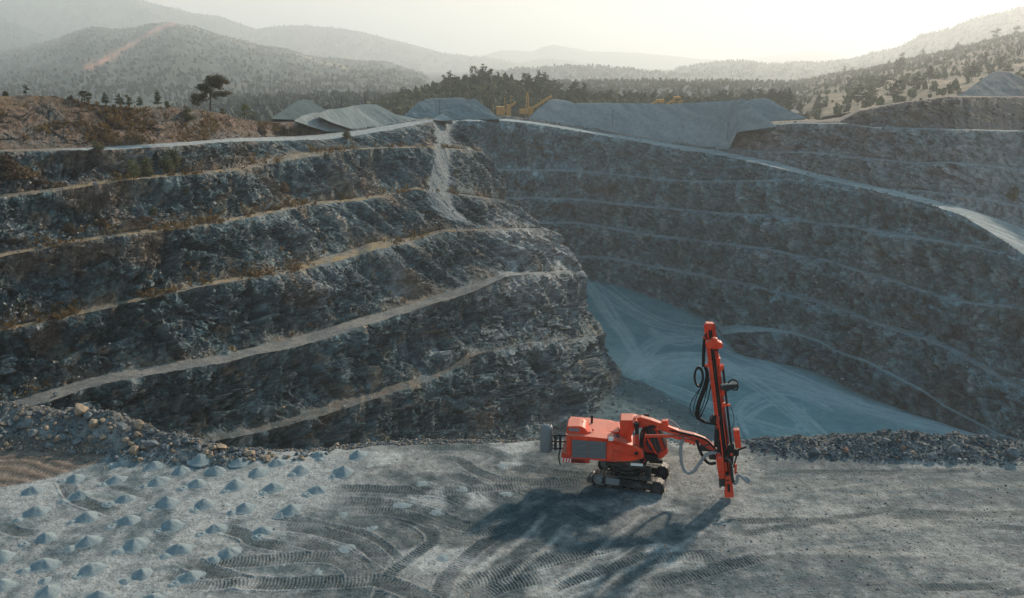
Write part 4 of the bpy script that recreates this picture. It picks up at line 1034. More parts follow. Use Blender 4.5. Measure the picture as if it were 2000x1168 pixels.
def oak_kind(seed, h, m='oak'):
    r = random.Random(seed); cl = []; tr = [([(0, 0, -.4), (.1, 0, h*.3), (0, .1, h*.6)], h*.03, .5)]
    for i in range(11):
        a = r.uniform(0, 6.28); f = r.uniform(.3, .9); o = h*.36*math.sqrt(max(.05, 1-((f-.55)/.45)**2))*r.uniform(.2, .9)
        cl.append((o*math.cos(a), o*math.sin(a), h*f, h*r.uniform(.12, .2), h*r.uniform(.12, .2), h*r.uniform(.08, .14)))
    return crown_mesh(cl, 950, h*.036, seed, M[m]), trunk_mesh(tr, M['bark'])
def shrub_kind(seed, h, m='shrub'):
    r = random.Random(seed); cl = []; tr = []
    for i in range(9):
        a = r.uniform(0, 6.28); f = r.uniform(.15, .8); o = h*.5*r.uniform(.1, .8)*(1.1-f)
        cl.append((o*math.cos(a), o*math.sin(a), h*f, h*r.uniform(.16, .28), h*r.uniform(.16, .28), h*r.uniform(.14, .22)))
        tr.append(([(0, 0, -.2), (o*math.cos(a)*.8, o*math.sin(a)*.8, h*f*.9)], h*.02, .4))
    return crown_mesh(cl, 1100, h*.05, seed, M[m]), trunk_mesh(tr, M['bark'])
PINES = [pine_kind(700+k, 10.0) for k in range(5)]; OAKS = [oak_kind(720+k, 8.0) for k in range(4)]
SHR = [shrub_kind(740+k, 2.0) for k in range(3)]; DRY = [shrub_kind(750+k, 2.0, 'dryshrub') for k in range(2)]
r3 = random.Random(31)
def plant(kind, name, p, h, label, cat, group=None, wide=1.0):
    lib, hh = {'pine': (PINES, 10.0), 'oak': (OAKS, 8.0), 'shrub': (SHR, 2.0), 'dry': (DRY, 2.0)}[kind]
    c, t = r3.choice(lib); e = empty(name, p, r3.uniform(0, 6.28)); s = h/hh; e.scale = (s*wide, s*wide, s)
    link('crown', c, e); link('trunk' if kind in ('pine', 'oak') else 'stems', t, e)
    return tag(e, label, cat, group)
# the lone umbrella pine on the earth bank
pY = 196.0; ph = float(U(410, 147, pY)[2]); pb = U(411, 214, pY)
def lone(px, py): q = U(px, py, pY); return (q[0]-pb[0], 0.0, q[2]-pb[2])
def lc(px, py, w, h, y=0): q = lone(px, py); k = pY*1.03/F; return (q[0], y, q[2], w*k, w*k*.9, h*k)
cl = [lc(425, 152, 13, 6), lc(412, 158, 14, 6, .6), lc(400, 168, 14, 7, -.4), lc(393, 173, 9, 6), lc(420, 166, 12, 7, .5), lc(436, 158, 12, 5, -.4), lc(444, 161, 7, 4), lc(408, 178, 10, 5, .6),
      lc(430, 183, 16, 5, .4), lc(445, 181, 9, 4, -.3), lc(420, 187, 9, 6), lc(387, 189, 14, 7, .2), lc(379, 194, 9, 7), lc(396, 193, 12, 6, -.5), lc(384, 202, 9, 5), lc(418, 160, 16, 9), lc(404, 176, 10, 6, -.5), lc(428, 172, 7, 5, .5), lc(398, 184, 8, 5), lc(378, 186, 7, 4), lc(437, 186, 8, 4), lc(409, 150, 8, 4)]
e = tag(empty('pine_tree', pb), 'tall umbrella pine standing alone on the brown earth bank at left', 'tree')
link('crown', crown_mesh(cl, 5600, .21, 77, M['lit_pine']), e)
link('trunk', trunk_mesh([([(0, 0, -.4), lone(411, 195), lone(410, 178), lone(414, 160)], .22, .45), ([lone(411, 194), lone(398, 184), lone(388, 189)], .09, .4), ([lone(411, 192), lone(424, 186), lone(438, 182)], .09, .4), ([lone(410, 178), lone(428, 166), lone(440, 160)], .09, .4), ([lone(410, 180), lone(400, 170)], .08, .4)], M['bark']), e)
# young trees and shrubs along the earth bank
RIDGE = LI['K'][13]
def on_line(k, px):
    K = LI['K'][k]; j = int(np.argmin(np.abs(K['px']-px))); return K['P'][j]
for px, h, kd, nm, lab, wd in [(163, 3.0, 'oak', 'round_bush', 'round yellow-green bush on the crest of the earth bank', 1.5), (135, 1.6, 'dry', 'dry_bush', 'reddish dry bush left of the round bush on the bank', 1),
    (204, 3.2, 'pine', 'young_pine', 'thin young pine right of the round bush', .8), (232, 3.4, 'pine', 'young_pine', 'dark young pine, left one of the pair on the bank', 1), (249, 3.2, 'oak', 'young_tree', 'olive young tree, right one of the pair on the bank', .9),
    (271, 2.8, 'pine', 'young_pine', 'small pine between the pair and the lone tree', .9), (306, 4.3, 'pine', 'young_pine', 'taller young pine nearest left of the umbrella pine', .8), (324, 2.2, 'shrub', 'shrub', 'low shrub at the foot of the taller young pine', .9),
    (47, 2.6, 'pine', 'young_pine', 'lone sapling near the left picture edge on the bank', .8), (7, 1.6, 'shrub', 'shrub', 'shrub at the far left end of the bank', 1), (434, 1.8, 'shrub', 'shrub', 'pale shrub just right of the umbrella pine', 1.3),
    (476, 4.4, 'oak', 'bushy_tree', 'bushy dark tree right of the umbrella pine', 1.25), (492, 2.8, 'oak', 'bushy_tree', 'smaller bush attached to the bushy dark tree', 1.2)]:
    plant(kd, nm, on_line(13, px) - np.array([0, -.8, .3]), h, lab, 'tree' if h > 2.3 else 'shrub', None, wd)
def on_wall(px, py):
    d = (LI['px']-px)**2 + (LI['py']-py)**2; k = np.unravel_index(np.argmin(d), d.shape); return LI['P'][k]
for px, py, h, kd, lab, wd in [(194, 294, 1.9, 'shrub', 'dark shrub at the left end of the pale haul road', 1.5), (265, 352, 3.4, 'oak', 'tall olive shrub on the uppermost grassy bench', 1.0), (288, 343, 3.2, 'shrub', 'dark shrub right behind the tall olive one', 1.0),
    (325, 336, 3.3, 'shrub', 'left shrub of the dark pair on the slope below the road', 1.0), (341, 332, 3.6, 'shrub', 'right shrub of the dark pair on the slope below the road', 1.0), (374, 380, 1.9, 'oak', 'small green shrub alone on the rock face', 1.0),
    (311, 420, 1.6, 'shrub', 'tiny dark shrub low on the second rock face', 1), (565, 372, 2.8, 'dry', 'round tan bush on the slope in the middle of the left wall', 1.2), (678, 270, 2.4, 'shrub', 'shrub on the rim beside the bend of the haul road', 1.1),
    (588, 262, 3.2, 'shrub', 'shrub on the dry mound left of the pale gravel fan', 1), (555, 262, 2.4, 'dry', 'dry bush on the dry mound, middle of three', 1), (514, 262, 2.2, 'dry', 'leftmost dry bush on the dry mound by the road', 1), (604, 262, 1.8, 'dry', 'rightmost dry bush on the dry mound', 1),
    (370, 232, 2.6, 'shrub', 'grey-green shrub on the earth slope below the umbrella pine', 1.3), (610, 288, 1.4, 'shrub', 'low shrub on the grassy shelf below the road bend', 1.3), (198, 268, 1.8, 'dry', 'dark dry bush on the earth slope above the road shrub', 1.4),
    (30, 352, 2.8, 'dry', 'dark brown thicket at far left under the upper road', 1.8), (60, 345, 2.4, 'dry', 'dark brown bush right of the far left thicket', 1.8), (15, 335, 2.6, 'dry', 'brown bush at the left picture edge under the road', 1.6), (95, 352, 1.8, 'dry', 'low brown bush at the right end of the thickets', 1.6),
    (205, 440, 1.8, 'dry', 'dark bush at the foot of the second face, left', 1.6), (150, 452, 1.8, 'dry', 'dark bush at the foot of the second face, far left', 1.6), (280, 436, 1.6, 'dry', 'dark bush at the foot of the second face, right', 1.6), (1975, 388, 3.4, 'shrub', 'dark shrub', 1.2)]:
    if px > 1500:
        d = (FI['px']-px)**2 + (FI['py']-py)**2; p = FI['P'][np.unravel_index(np.argmin(d), d.shape)]; lab = 'dark green shrub on the upper right terrace above the road'
    else: p = on_wall(px, py)
    plant(kd, 'shrub', p - np.array([0, .5, .25]), h*1.3, lab, 'shrub', None, wd)
# grass and low scrub on the benches
def tufts(name, pts, hs, m, label, seed):
    r = np.random.default_rng(seed); V = []
    for p, h in zip(pts, hs):
        k = 9; a = r.uniform(0, 6.28, k); d = np.stack([np.cos(a), np.sin(a), a*0], -1); b = p + d*r.uniform(0, .5, (k, 1))*h
        tip = b + d*h*r.uniform(.1, .5, (k, 1)) + np.array([0, 0, 1])*h*r.uniform(.5, 1, (k, 1)); sd = np.stack([-d[:, 1], d[:, 0], d[:, 2]], -1)*h*.22
        V.append(np.stack([b-sd, b+sd, tip+sd*.5, tip-sd*.5], 1))
    V = np.concatenate(V); me = mesh_np(name, V.reshape(-1, 3), np.arange(len(V)*4).reshape(-1, 4), m, None, False)
    o = link(name, me); o['kind'] = 'stuff'; tag(o, label, 'grass'); return o
M['dgrass'] = leaf_mat('dry_grass', (.13, .08, .035), (.30, .20, .085), .7)
def wg(I):
    seg = I['seg'][:, None]; v = I['v'][:, None]
    b = ((seg == 6) | (seg == 8) | (seg == 10))*1.0 + .5*((seg == 7) | (seg == 9) | (seg == 11))*np.exp(-(v/.18)**2) + (seg == 13)*.5*(I['px'] < 640) + .15*(seg == 5)*np.exp(-(v/.1)**2)
    return b*sstep(-.05, .35, fbm(I['P']*.2, 3, 79))*(I['px'] > -40)*(I['px'] < 900)+1e-9
pts, s = scatter_wall(LI, 5200, np.random.default_rng(8), wg, .25, .9)
tufts('dry_grass', pts, s, M['dgrass'], 'orange dry grass and low scrub on the benches of the left pit wall', 3)
# trees one by one: the wood behind the heaps and the right hillside
def hill_at(key, px, v):
    P, nr = HILL[key]; j = int(np.argmin(np.abs(proj(P[nr//2])[0]-px))); return P[int(v*(nr-1)), j]
sky = [(880, 9, 'pine', 'dark pine at the left shoulder of the wooded knoll'), (868, 7, 'oak', 'round tree left of the shoulder pine on the knoll'), (930, 9, 'oak', 'broad tree left of the knoll summit'), (945, 10, 'pine', 'tall pine on the summit of the wooded knoll'), (960, 8, 'oak', 'round tree right of the knoll summit'),
       (1024, 8, 'oak', 'round tree where the knoll begins to drop'), (1050, 11, 'pine', 'thin spiky pine right of the knoll'), (1066, 11, 'pine', 'pointed pine second right of the knoll'), (1082, 9, 'pine', 'pine above the yellow lattice tower'), (1125, 10, 'pine', 'leaning dark pine over the left end of the spoil heap'), (1140, 9, 'pine', 'pine behind the first dip of the spoil heap')]
for px, h, k, lab in sky: plant(k, 'pine_tree' if k == 'pine' else 'broadleaf_tree', hill_at('hill9', px, .97), h*1.25, lab, 'tree')
for i in range(150):
    px = r3.uniform(745, 1545); v = r3.random()**.8
    p = hill_at('hill9', px, .15+.83*v)
    if r3.random() < .45 + .3*(px > 1000): plant('pine', 'pine_tree', p, r3.uniform(5.5, 10.5), 'pine standing in the wood behind the grey heaps', 'tree', 'trees of the wood behind the heaps', r3.uniform(.9, 1.35))
    else: plant('oak', 'broadleaf_tree', p, r3.uniform(4.5, 9), 'round-crowned tree in the wood behind the grey heaps', 'tree', 'trees of the wood behind the heaps', r3.uniform(1.0, 1.5))
for px, v, h, k, lab in [(1758, .45, 11, 'pine', 'tall pine with bare trunk halfway up the right hillside'), (1648, .97, 9, 'pine', 'skyline pine left on the right hillside'), (1762, .97, 10, 'oak', 'large round tree on the skyline of the right hillside'), (1800, .97, 10, 'pine', 'pine right of the large round skyline tree'),
    (1870, .97, 9, 'pine', 'skyline pine above the tall gravel cone'), (1945, .97, 12, 'oak', 'broad tree near the right end of the skyline'), (1985, .97, 11, 'oak', 'tree at the right picture edge on the skyline'), (1702, .2, 7, 'oak', 'dark dense bushy tree above the brown terrace'), (1725, .18, 6.5, 'oak', 'second dark bushy tree above the brown terrace'), (1680, .25, 7.5, 'oak', 'dark bushy tree at the left end of the brown terrace')]:
    plant(k, 'pine_tree' if k == 'pine' else 'broadleaf_tree', hill_at('hill8', px, v), h*1.9, lab, 'tree', None, 1.2)
for i in range(118):
    px = r3.uniform(1400, 2060); v = r3.random()
    p = hill_at('hill8', px, .02+.95*v)
    if r3.random() < .4: plant('pine', 'pine_tree', p, r3.uniform(7, 15), 'pine scattered on the dry right hillside', 'tree', 'trees of the right hillside', r3.uniform(.9, 1.3))
    else: plant('oak', 'broadleaf_tree', p, r3.uniform(5, 11), 'low round tree scattered on the dry right hillside', 'tree', 'trees of the right hillside', r3.uniform(1.0, 1.6))
# far-off woods that read as one mass
bmx = bmesh.new(); bmesh.ops.create_icosphere(bmx, subdivisions=1, radius=1); IV = np.array([v.co[:] for v in bmx.verts]); IF = np.array([[v.index for v in f.verts] for f in bmx.faces]); bmx.free()
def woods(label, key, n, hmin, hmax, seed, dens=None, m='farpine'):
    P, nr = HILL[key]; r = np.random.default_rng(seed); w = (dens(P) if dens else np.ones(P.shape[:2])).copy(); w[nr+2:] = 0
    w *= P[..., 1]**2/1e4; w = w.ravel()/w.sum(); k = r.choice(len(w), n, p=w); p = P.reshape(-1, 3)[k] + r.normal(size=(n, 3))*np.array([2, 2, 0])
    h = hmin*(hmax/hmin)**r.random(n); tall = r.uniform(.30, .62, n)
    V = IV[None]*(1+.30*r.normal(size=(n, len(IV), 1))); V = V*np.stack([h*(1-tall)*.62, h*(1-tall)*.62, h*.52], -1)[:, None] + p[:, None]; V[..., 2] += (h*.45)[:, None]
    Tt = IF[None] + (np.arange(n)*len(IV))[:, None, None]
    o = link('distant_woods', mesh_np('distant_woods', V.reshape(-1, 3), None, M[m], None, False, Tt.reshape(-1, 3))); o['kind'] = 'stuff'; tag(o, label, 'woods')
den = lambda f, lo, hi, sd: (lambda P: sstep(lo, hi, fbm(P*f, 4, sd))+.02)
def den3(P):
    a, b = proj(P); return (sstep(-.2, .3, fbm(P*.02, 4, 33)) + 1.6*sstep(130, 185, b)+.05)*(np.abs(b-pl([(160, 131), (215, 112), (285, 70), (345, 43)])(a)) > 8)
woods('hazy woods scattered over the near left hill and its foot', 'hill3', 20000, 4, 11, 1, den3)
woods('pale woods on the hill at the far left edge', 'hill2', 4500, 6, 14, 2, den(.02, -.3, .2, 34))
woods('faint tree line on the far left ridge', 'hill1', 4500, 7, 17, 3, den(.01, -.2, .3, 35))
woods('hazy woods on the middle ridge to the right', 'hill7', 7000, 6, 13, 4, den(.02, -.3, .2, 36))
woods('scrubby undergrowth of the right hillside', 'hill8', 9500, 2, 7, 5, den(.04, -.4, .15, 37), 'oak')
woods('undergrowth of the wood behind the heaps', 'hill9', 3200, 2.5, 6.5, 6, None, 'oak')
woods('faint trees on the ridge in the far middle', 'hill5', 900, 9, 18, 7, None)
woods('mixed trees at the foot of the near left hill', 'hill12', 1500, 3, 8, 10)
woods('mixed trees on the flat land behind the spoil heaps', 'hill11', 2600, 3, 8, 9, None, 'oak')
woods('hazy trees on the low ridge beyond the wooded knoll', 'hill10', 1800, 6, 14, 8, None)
# ------------------------------------------------------------------ poles and the yellow plant
def pole(px, top, bot, Y, label, r=.16):
    Y = float((left(0)(px) if px < 1000 else far(0)(px)) + Y)
    p = U(px, bot, Y); h = U(px, top, Y)[2]-p[2]; b = MB(); b.tube([(0, 0, -.5), (0, 0, h)], r, 8, 0, .7); o = b.build('utility_pole', M['wood']); o.location = p
    b = MB(); b.bar((-.55, 0, h-.35), (.55, 0, h-.35), .10, .10); b.lathe([(.05, 0), (.07, .1), (.03, .2)], (-.5, 0, h-.3), 6); b.lathe([(.05, 0), (.07, .1), (.03, .2)], (.5, 0, h-.3), 6); b.build('crossarm', M['wood'], o)
    tag(o, label, 'pole')
for a in [(668, 188, 213, 14, 'dark pole standing on the crest of the long furrowed heap', .2), (713, 185, 203, 20, 'dark pole right of the one on the furrowed heap', .16), (741, 194, 213, 40, 'thin pole between the furrowed heap and the wood'), (767, 181, 210, 60, 'tall pole at the edge of the wood'),
          (828, 176, 196, 70, 'pole behind the left top of the twin heap'), (859, 195, 228, 10, 'pole in front of the twin heap', .12), (1196, 215, 249, 5, 'slim pole on the long spoil heap', .12), (1421, 240, 268, 3, 'short pole where the spoil heap meets the terrace', .12)]: pole(*a)
def post(px, top, bot, Y, label):
    p = U(px, bot, Y); h = U(px, top, Y)[2]-p[2]; b = MB(); b.tube([(0, 0, -.4), (.05, 0, h*.6), (0, .05, h)], .4, 7, 0, .5); o = b.build('bare_trunk', M['wood']); o.location = p; tag(o, label, 'tree trunk', 'bare trunks at the right skyline')
for i, px in enumerate((1974, 1980, 1986, 1991, 1996, 2003)): post(px, 86+(i % 3)*2, 106, 800, 'bare grey trunk among the row at the right edge of the hillside')
def lat(px0, py0, px1, py1, Y): return U(px0, py0, Y), U(px1, py1, Y)
def plant_part(par, name, parts, m):
    b = MB()
    for a in parts: b.bar(*a)
    return b.build(name, m, par)
pY = float(far(18)(1010)); g = U(1010, 226, pY)
e = tag(empty('crushing_plant', g), 'yellow crushing plant with tower and conveyor left of the spoil heap', 'crushing plant')
def q_(px, py, dy=0): p = U(px, py, pY+dy); return tuple(p-g)
plant_part(e, 'lattice_tower', [(q_(1027, 228), q_(1029, 180), .35), (q_(1034, 228), q_(1031, 180), .35), (q_(1027, 228, 3), q_(1029, 180, 2), .35), (q_(1034, 228, 3), q_(1031, 180, 2), .35)] + [(q_(1027+i*.2, 222-i*7), q_(1034-i*.3, 216-i*7), .22) for i in range(6)], M['yellow'])
plant_part(e, 'conveyor', [(q_(1022, 222), q_(1078, 187), .9, 1.2), (q_(1050, 206), q_(1050, 226), .3), (q_(1062, 198), q_(1062, 224), .3)], M['yellow'])
plant_part(e, 'hopper', [(q_(1022, 213), q_(1022, 222), 3.6, 4.0), (q_(1036, 209), q_(1036, 224), 2.2, 3.0)], M['yellow'])
plant_part(e, 'screen_house', [(q_(978, 208), q_(978, 224), 4.6, 4.0), (q_(993, 204), q_(993, 226), 1.6, 2.0), (q_(986, 190), q_(986, 226), .3), (q_(998, 186), q_(998, 226), .3)], M['yellow'])
plant_part(e, 'feed_conveyor', [(q_(984, 218), q_(1008, 199), .7, 1.0), (q_(963, 224), q_(963, 204), .25), (q_(970, 224), q_(970, 206), .25)], M['yellow'])
plant_part(e, 'control_cabin', [(q_(1031, 214), q_(1031, 221), 1.2, 1.6)], M['white'])
for px, wd, lab in ((1289, 12, 'low yellow conveyor head showing above the spoil heap, left one'), (1322, 14, 'yellow screening deck on legs showing above the spoil heap, right one')):
    pY = float(far(45)(px)); g = U(px, 210, pY); e = tag(empty('screening_machine', g), lab, 'screening machine')
    plant_part(e, 'deck', [(q_(px, 194 if px < 1300 else 188), q_(px, 199 if px < 1300 else 192), wd*.30, 3.0)], M['yellow'])
    plant_part(e, 'frame', [(q_(px-wd*.6, 196), q_(px-wd*.6, 214), .3), (q_(px+wd*.6, 192), q_(px+wd*.6, 214), .3), (q_(px-wd*.6, 212), q_(px+wd*.6, 196), .3), (q_(px-wd, 199), q_(px+wd*.9, 197), .35), (q_(px-wd*1.5, 204), q_(px-wd*.3, 194), .5, .8)], M['yellow'])

# ------------------------------------------------------------------ light, sky and air
AZ, EL = math.radians(36), math.radians(27)
sun = bpy.data.lights.new('sun', 'SUN'); sun.energy = 3.6; sun.angle = math.radians(2.2); sun.color = (1.0, .85, .68)
so = bpy.data.objects.new('sun', sun); COL.objects.link(so); so.rotation_euler = (math.pi/2-EL, 0, math.pi-AZ)
wd = bpy.data.worlds.new('World'); S.world = wd; wd.use_nodes = True
nt = wd.node_tree; bg = nt.nodes['Background']; sk = nt.nodes.new('ShaderNodeTexSky'); sk.sky_type = 'NISHITA'
sk.sun_disc = False; sk.sun_elevation = EL; sk.sun_rotation = AZ; sk.air_density = 1.0; sk.dust_density = 1.0; sk.ozone_density = 3.0
tcw = nt.nodes.new('ShaderNodeTexCoord'); sx = nt.nodes.new('ShaderNodeSeparateXYZ'); nt.links.new(tcw.outputs['Generated'], sx.inputs[0])
rw = nt.nodes.new('ShaderNodeValToRGB'); rw.color_ramp.elements[0].position = .13; rw.color_ramp.elements[0].color = (1.5, 1.04, .92, 1); rw.color_ramp.elements[1].position = .5; rw.color_ramp.elements[1].color = (.64, 1.0, .82, 1)
nt.links.new(sx.outputs['Z'], rw.inputs[0]); mw = nt.nodes.new('ShaderNodeMix'); mw.data_type = 'RGBA'; mw.blend_type = 'MULTIPLY'; mw.inputs['Factor'].default_value = 1
nt.links.new(sk.outputs[0], mw.inputs['A']); nt.links.new(rw.outputs[0], mw.inputs['B']); cap = nt.nodes.new('ShaderNodeMix'); cap.data_type = 'RGBA'; cap.blend_type = 'DARKEN'; cap.inputs['Factor'].default_value = 1; cap.inputs['B'].default_value = (4.75, 4.5, 3.85, 1)
nt.links.new(mw.outputs['Result'], cap.inputs['A']); nt.links.new(cap.outputs['Result'], bg.inputs['Color']); bg.inputs['Strength'].default_value = .15
HAZE = True
if HAZE:
    b = MB(); x, y0, y1, z0, z1 = 16000, -320, 16500, -86, 640
    b.box((0, (y0+y1)/2, (z0+z1)/2), (2*x, y1-y0, z1-z0))
    m = bpy.data.materials.new('haze_air'); m.use_nodes = True; nt = m.node_tree; nt.nodes.clear()
    out = nt.nodes.new('ShaderNodeOutputMaterial'); v = nt.nodes.new('ShaderNodeVolumePrincipled')
    v.inputs['Color'].default_value = (.88, .91, .93, 1); v.inputs['Density'].default_value = .0002; v.inputs['Anisotropy'].default_value = .42
    nt.links.new(v.outputs[0], out.inputs['Volume'])
    o = b.build('haze', m); o['kind'] = 'stuff'; tag(o, 'pale warm haze filling the valley', 'haze')
S.cycles.max_bounces = 6; S.cycles.diffuse_bounces = 3; S.cycles.volume_bounces = 2; S.cycles.use_denoising = True; S.cycles.denoising_prefilter = 'NONE'; S.cycles.use_adaptive_sampling = False
S.view_settings.view_transform = 'Standard'; S.view_settings.look = 'None'; S.view_settings.exposure = .55; S.view_settings.gamma = 1
# ------------------------------------------------------------------ the drill rig
RO = np.array([6.2, 40.45, 0.0]); RH = math.radians(-8)
E1 = np.array([math.cos(RH), math.sin(RH), 0]); E2 = np.array([-math.sin(RH), math.cos(RH), 0]); CC_ = np.array([0, 0, ZC])
rz0 = ground_z(RO[0], RO[1])
def Lp(px, py, yl):
    r = U(px, py, 1.0) - CC_; s = (yl + RO @ E2)/(r @ E2); p = CC_ + s*r - RO
    return (float(p @ E1), yl, float(p[2]) - rz0)
def A1(x, y, yl): return Lp(1040+x/5.84, 790+y/5.84, yl)
def A2(x, y, yl): return Lp(1200+x/5.56, 780+y/5.56, yl)
def A3(x, y, yl): return Lp(1330+x/5.84, 620+y/5.84, yl)
def A4(x, y, yl): return Lp(1330+x/5.84, 800+y/5.84, yl)
def prism2(b, pts, y0, y1, bev=.0):
    """side outline (x, z) given thickness; y0, y1 numbers or one value per corner"""
    n = len(pts); y0 = y0 if isinstance(y0, (list, tuple)) else [y0]*n; y1 = y1 if isinstance(y1, (list, tuple)) else [y1]*n
    f = [b.bm.verts.new((p[0], a, p[2])) for p, a in zip(pts, y0)]; g = [b.bm.verts.new((p[0], a, p[2])) for p, a in zip(pts, y1)]
    fs = [b.bm.faces.new(f), b.bm.faces.new(g[::-1])]
    for i in range(n): fs.append(b.bm.faces.new((f[i], g[i], g[(i+1) % n], f[(i+1) % n])))
    bmesh.ops.recalc_face_normals(b.bm, faces=fs)
    if bev: bmesh.ops.bevel(b.bm, geom=list({e for q in fs for e in q.edges}), offset=bev, segments=2, affect='EDGES', profile=.6)
    return b
rig = empty('drill_rig', (RO[0], RO[1], rz0), RH)
tag(rig, 'red-orange crawler drill rig with raised mast drilling on the grey platform', 'drill rig')
# crawler tracks
xa = A1(757, 845, -1.15)[0]; xb = A1(1437, 918, -1.15)[0]; RT_ = .365
for sgn, y0, y1 in ((-1, -1.16, -.66), (1, .66, 1.16)):
    yc = (y0+y1)/2; b = MB(); per = 2*(xb-xa)+2*math.pi*RT_; n = 46
    def loop(s):
        s %= per
        if s < xb-xa: return xa+s, 2*RT_, 0.0
        s -= xb-xa
        if s < math.pi*RT_: a = s/RT_; return xb+RT_*math.sin(a), RT_+RT_*math.cos(a), -a
        s -= math.pi*RT_
        if s < xb-xa: return xb-s, 0.0, math.pi
        s -= xb-xa; a = s/RT_; return xa-RT_*math.sin(a), RT_-RT_*math.cos(a), math.pi-a
    for i in range(n):
        x, z, a = loop(i*per/n); R = Matrix.Rotation(-a, 3, 'Y')
        b.box((x, yc, z), (per/n*.88, y1-y0, .035), R, .008)
        nrm = R @ Vector((0, 0, 1)); b.box(Vector((x, yc, z))+nrm*.03 + R @ Vector((per/n*.3, 0, 0)), (.03, y1-y0-.02, .05), R)
        b.box(Vector((x, yc, z))-nrm*.03, (per/n*1.02, .16, .05), R)
    tr = b.build('track', M['steel'], rig)
    b = MB(); prism2(b, [(xa+.1, 0, .17), (xb-.1, 0, .17), (xb-.1, 0, .52), (xa+.9, 0, .58), (xa+.1, 0, .5)], yc-.15, yc+.15, .02)
    prism2(b, [(xa+.75, 0, .22), (xb-.42, 0, .22), (xb-.42, 0, .46), (xa+.75, 0, .52)], yc-.215, yc+.215, .02); b.build('track_frame', M['dark'], tr)
    b = MB(); prism2(b, [(xa+.38, 0, .22), (xa+1.1, 0, .22), (xa+1.1, 0, .58), (xa+.38, 0, .58)], yc-.245, yc+.245, .03); b.build('drive_motor', M['grey'], tr)
    for nm, x, rr_ in (('drive_sprocket', xa, .29), ('idler_wheel', xb, .30)):
        b = MB(); R = Matrix.Rotation(math.pi/2, 3, 'X'); b.lathe([(rr_, -.12), (rr_, .12)], (x, yc, RT_), 24, R); b.lathe([(.17, -.21), (.20, -.19), (.20, .19), (.17, .21)], (x, yc, RT_), 18, R); b.build(nm, M['dark'] if nm[0] == 'i' else M['grey'], tr)
    b = MB(); R = Matrix.Rotation(math.pi/2, 3, 'X')
    for i in range(7): b.lathe([(.09, -.17), (.09, .17)], (xa+.35+i*(xb-xa-.6)/6, yc, .12), 12, R)
    b.build('track_rollers', M['dark'], tr)
# undercarriage and turntable, turned a little against the house
UR = Matrix.Rotation(math.radians(-9), 4, 'Z'); UC = Vector(((xa+xb)/2-.1, 0, 0)); UM = Matrix.Translation(UC+Vector((.12, 0, 0))) @ UR @ Matrix.Translation(-UC)
xm = (xa+xb)/2-.1; b = MB(); b.box((xm, 0, .52), (1.3, 1.5, .32), None, .05); b.lathe([(.72, .66), (.78, .7), (.78, .86), (.66, .9), (.66, 1.22)], (xm-.1, 0, 0), 26); b.box((xm-.1, 0, 1.2), (2.0, 1.7, .14), None, .03); b.box((xm+1.0, -.35, .85), (.35, .25, .5), None, .03)
uc = b.build('undercarriage', M['dark'], rig)
for o in [uc]+[c for c in rig.children if c.name.startswith('track')]: o.matrix_local = UM
# engine house
YN = -1.25
pts = [A1(*q, YN) for q in [(391, 348), (640, 368), (872, 393), (930, 408), (1140, 482), (1216, 528), (1268, 638), (1150, 667), (925, 655), (845, 648), (640, 630), (391, 600)]]
b = MB(); prism2(b, pts, [YN, YN, YN, YN+.02, -1.12, -1.06, -1.02, -1.02, YN, YN, YN, YN], [1.15]*3+[1.1]+[.12]*4+[1.1]+[1.15]*3, .035)
house = b.build('engine_house', M['paint'], rig)
zt = A1(391, 348, YN)[2]; zt2 = A1(872, 393, YN)[2]
b = MB(); prism2(b, [A1(*q, -.95) for q in [(391, 352), (391, 262), (400, 250), (530, 248), (572, 256), (602, 276), (625, 305), (648, 362)]], -.95, .12, .05); hood = b.build('engine_hood', M['paint'], rig)
b = MB(); prism2(b, [A1(*q, -.95) for q in [(412, 265), (538, 275), (535, 312), (412, 303)]], -.965, -.93, .006); b.build('air_vent', M['mesh'], hood)
for x, y, yl in ((575, 200, -.3), (690, 290, -.6), (648, 318, -.8)):
    p = A1(x, y, yl); b = MB(); b.lathe([(.035, -.06), (.05, 0), (.03, .05)], p, 8); b.build('latch', M['paint_dark'], hood)
b = MB(); prism2(b, [A1(*q, -.35) for q in [(690, 360), (752, 300), (988, 312), (988, 380), (800, 385)]], -.35, .95, .03); b.build('rear_deck', M['paint'], rig)
b = MB(); p = A1(678, 165, .5); b.lathe([(.06, -.5), (.06, .12), (.075, .12), (.075, .2)], p, 10); b.build('exhaust_pipe', M['black'], rig)
b = MB()
for k in range(9): b.box(Vector(A1(770+k*26, 345+k*2, -.62))+Vector((0, 0, 0)), (.09, .35, .10), None, .02)
b.build('valve_block', M['dark'], rig)
# grille of two framed mesh panels
for x0, x1 in ((455, 624), (636, 834)):
    f = lambda x: (403+(x-455)*27/380, 596+(x-455)*20/380)
    q = [A1(x0, f(x0)[0], YN-.01), A1(x1, f(x1)[0], YN-.01), A1(x1, f(x1)[1], YN-.01), A1(x0, f(x0)[1], YN-.01)]
    b = MB(); prism2(b, q, YN-.012, YN+.02)
    for k in range(17):
        t = k/16; a = Vector(q[0]).lerp(Vector(q[1]), t); c_ = Vector(q[3]).lerp(Vector(q[2]), t); b.bar(a+Vector((0, -.016, 0)), c_+Vector((0, -.016, 0)), .022, .03)
    for t in (0, .33, .66, 1): b.bar(Vector(q[0]).lerp(Vector(q[3]), t)+Vector((0, -.02, 0)), Vector(q[1]).lerp(Vector(q[2]), t)+Vector((0, -.02, 0)), .03, .03)
    b.build('radiator_grille', M['mesh'], house)
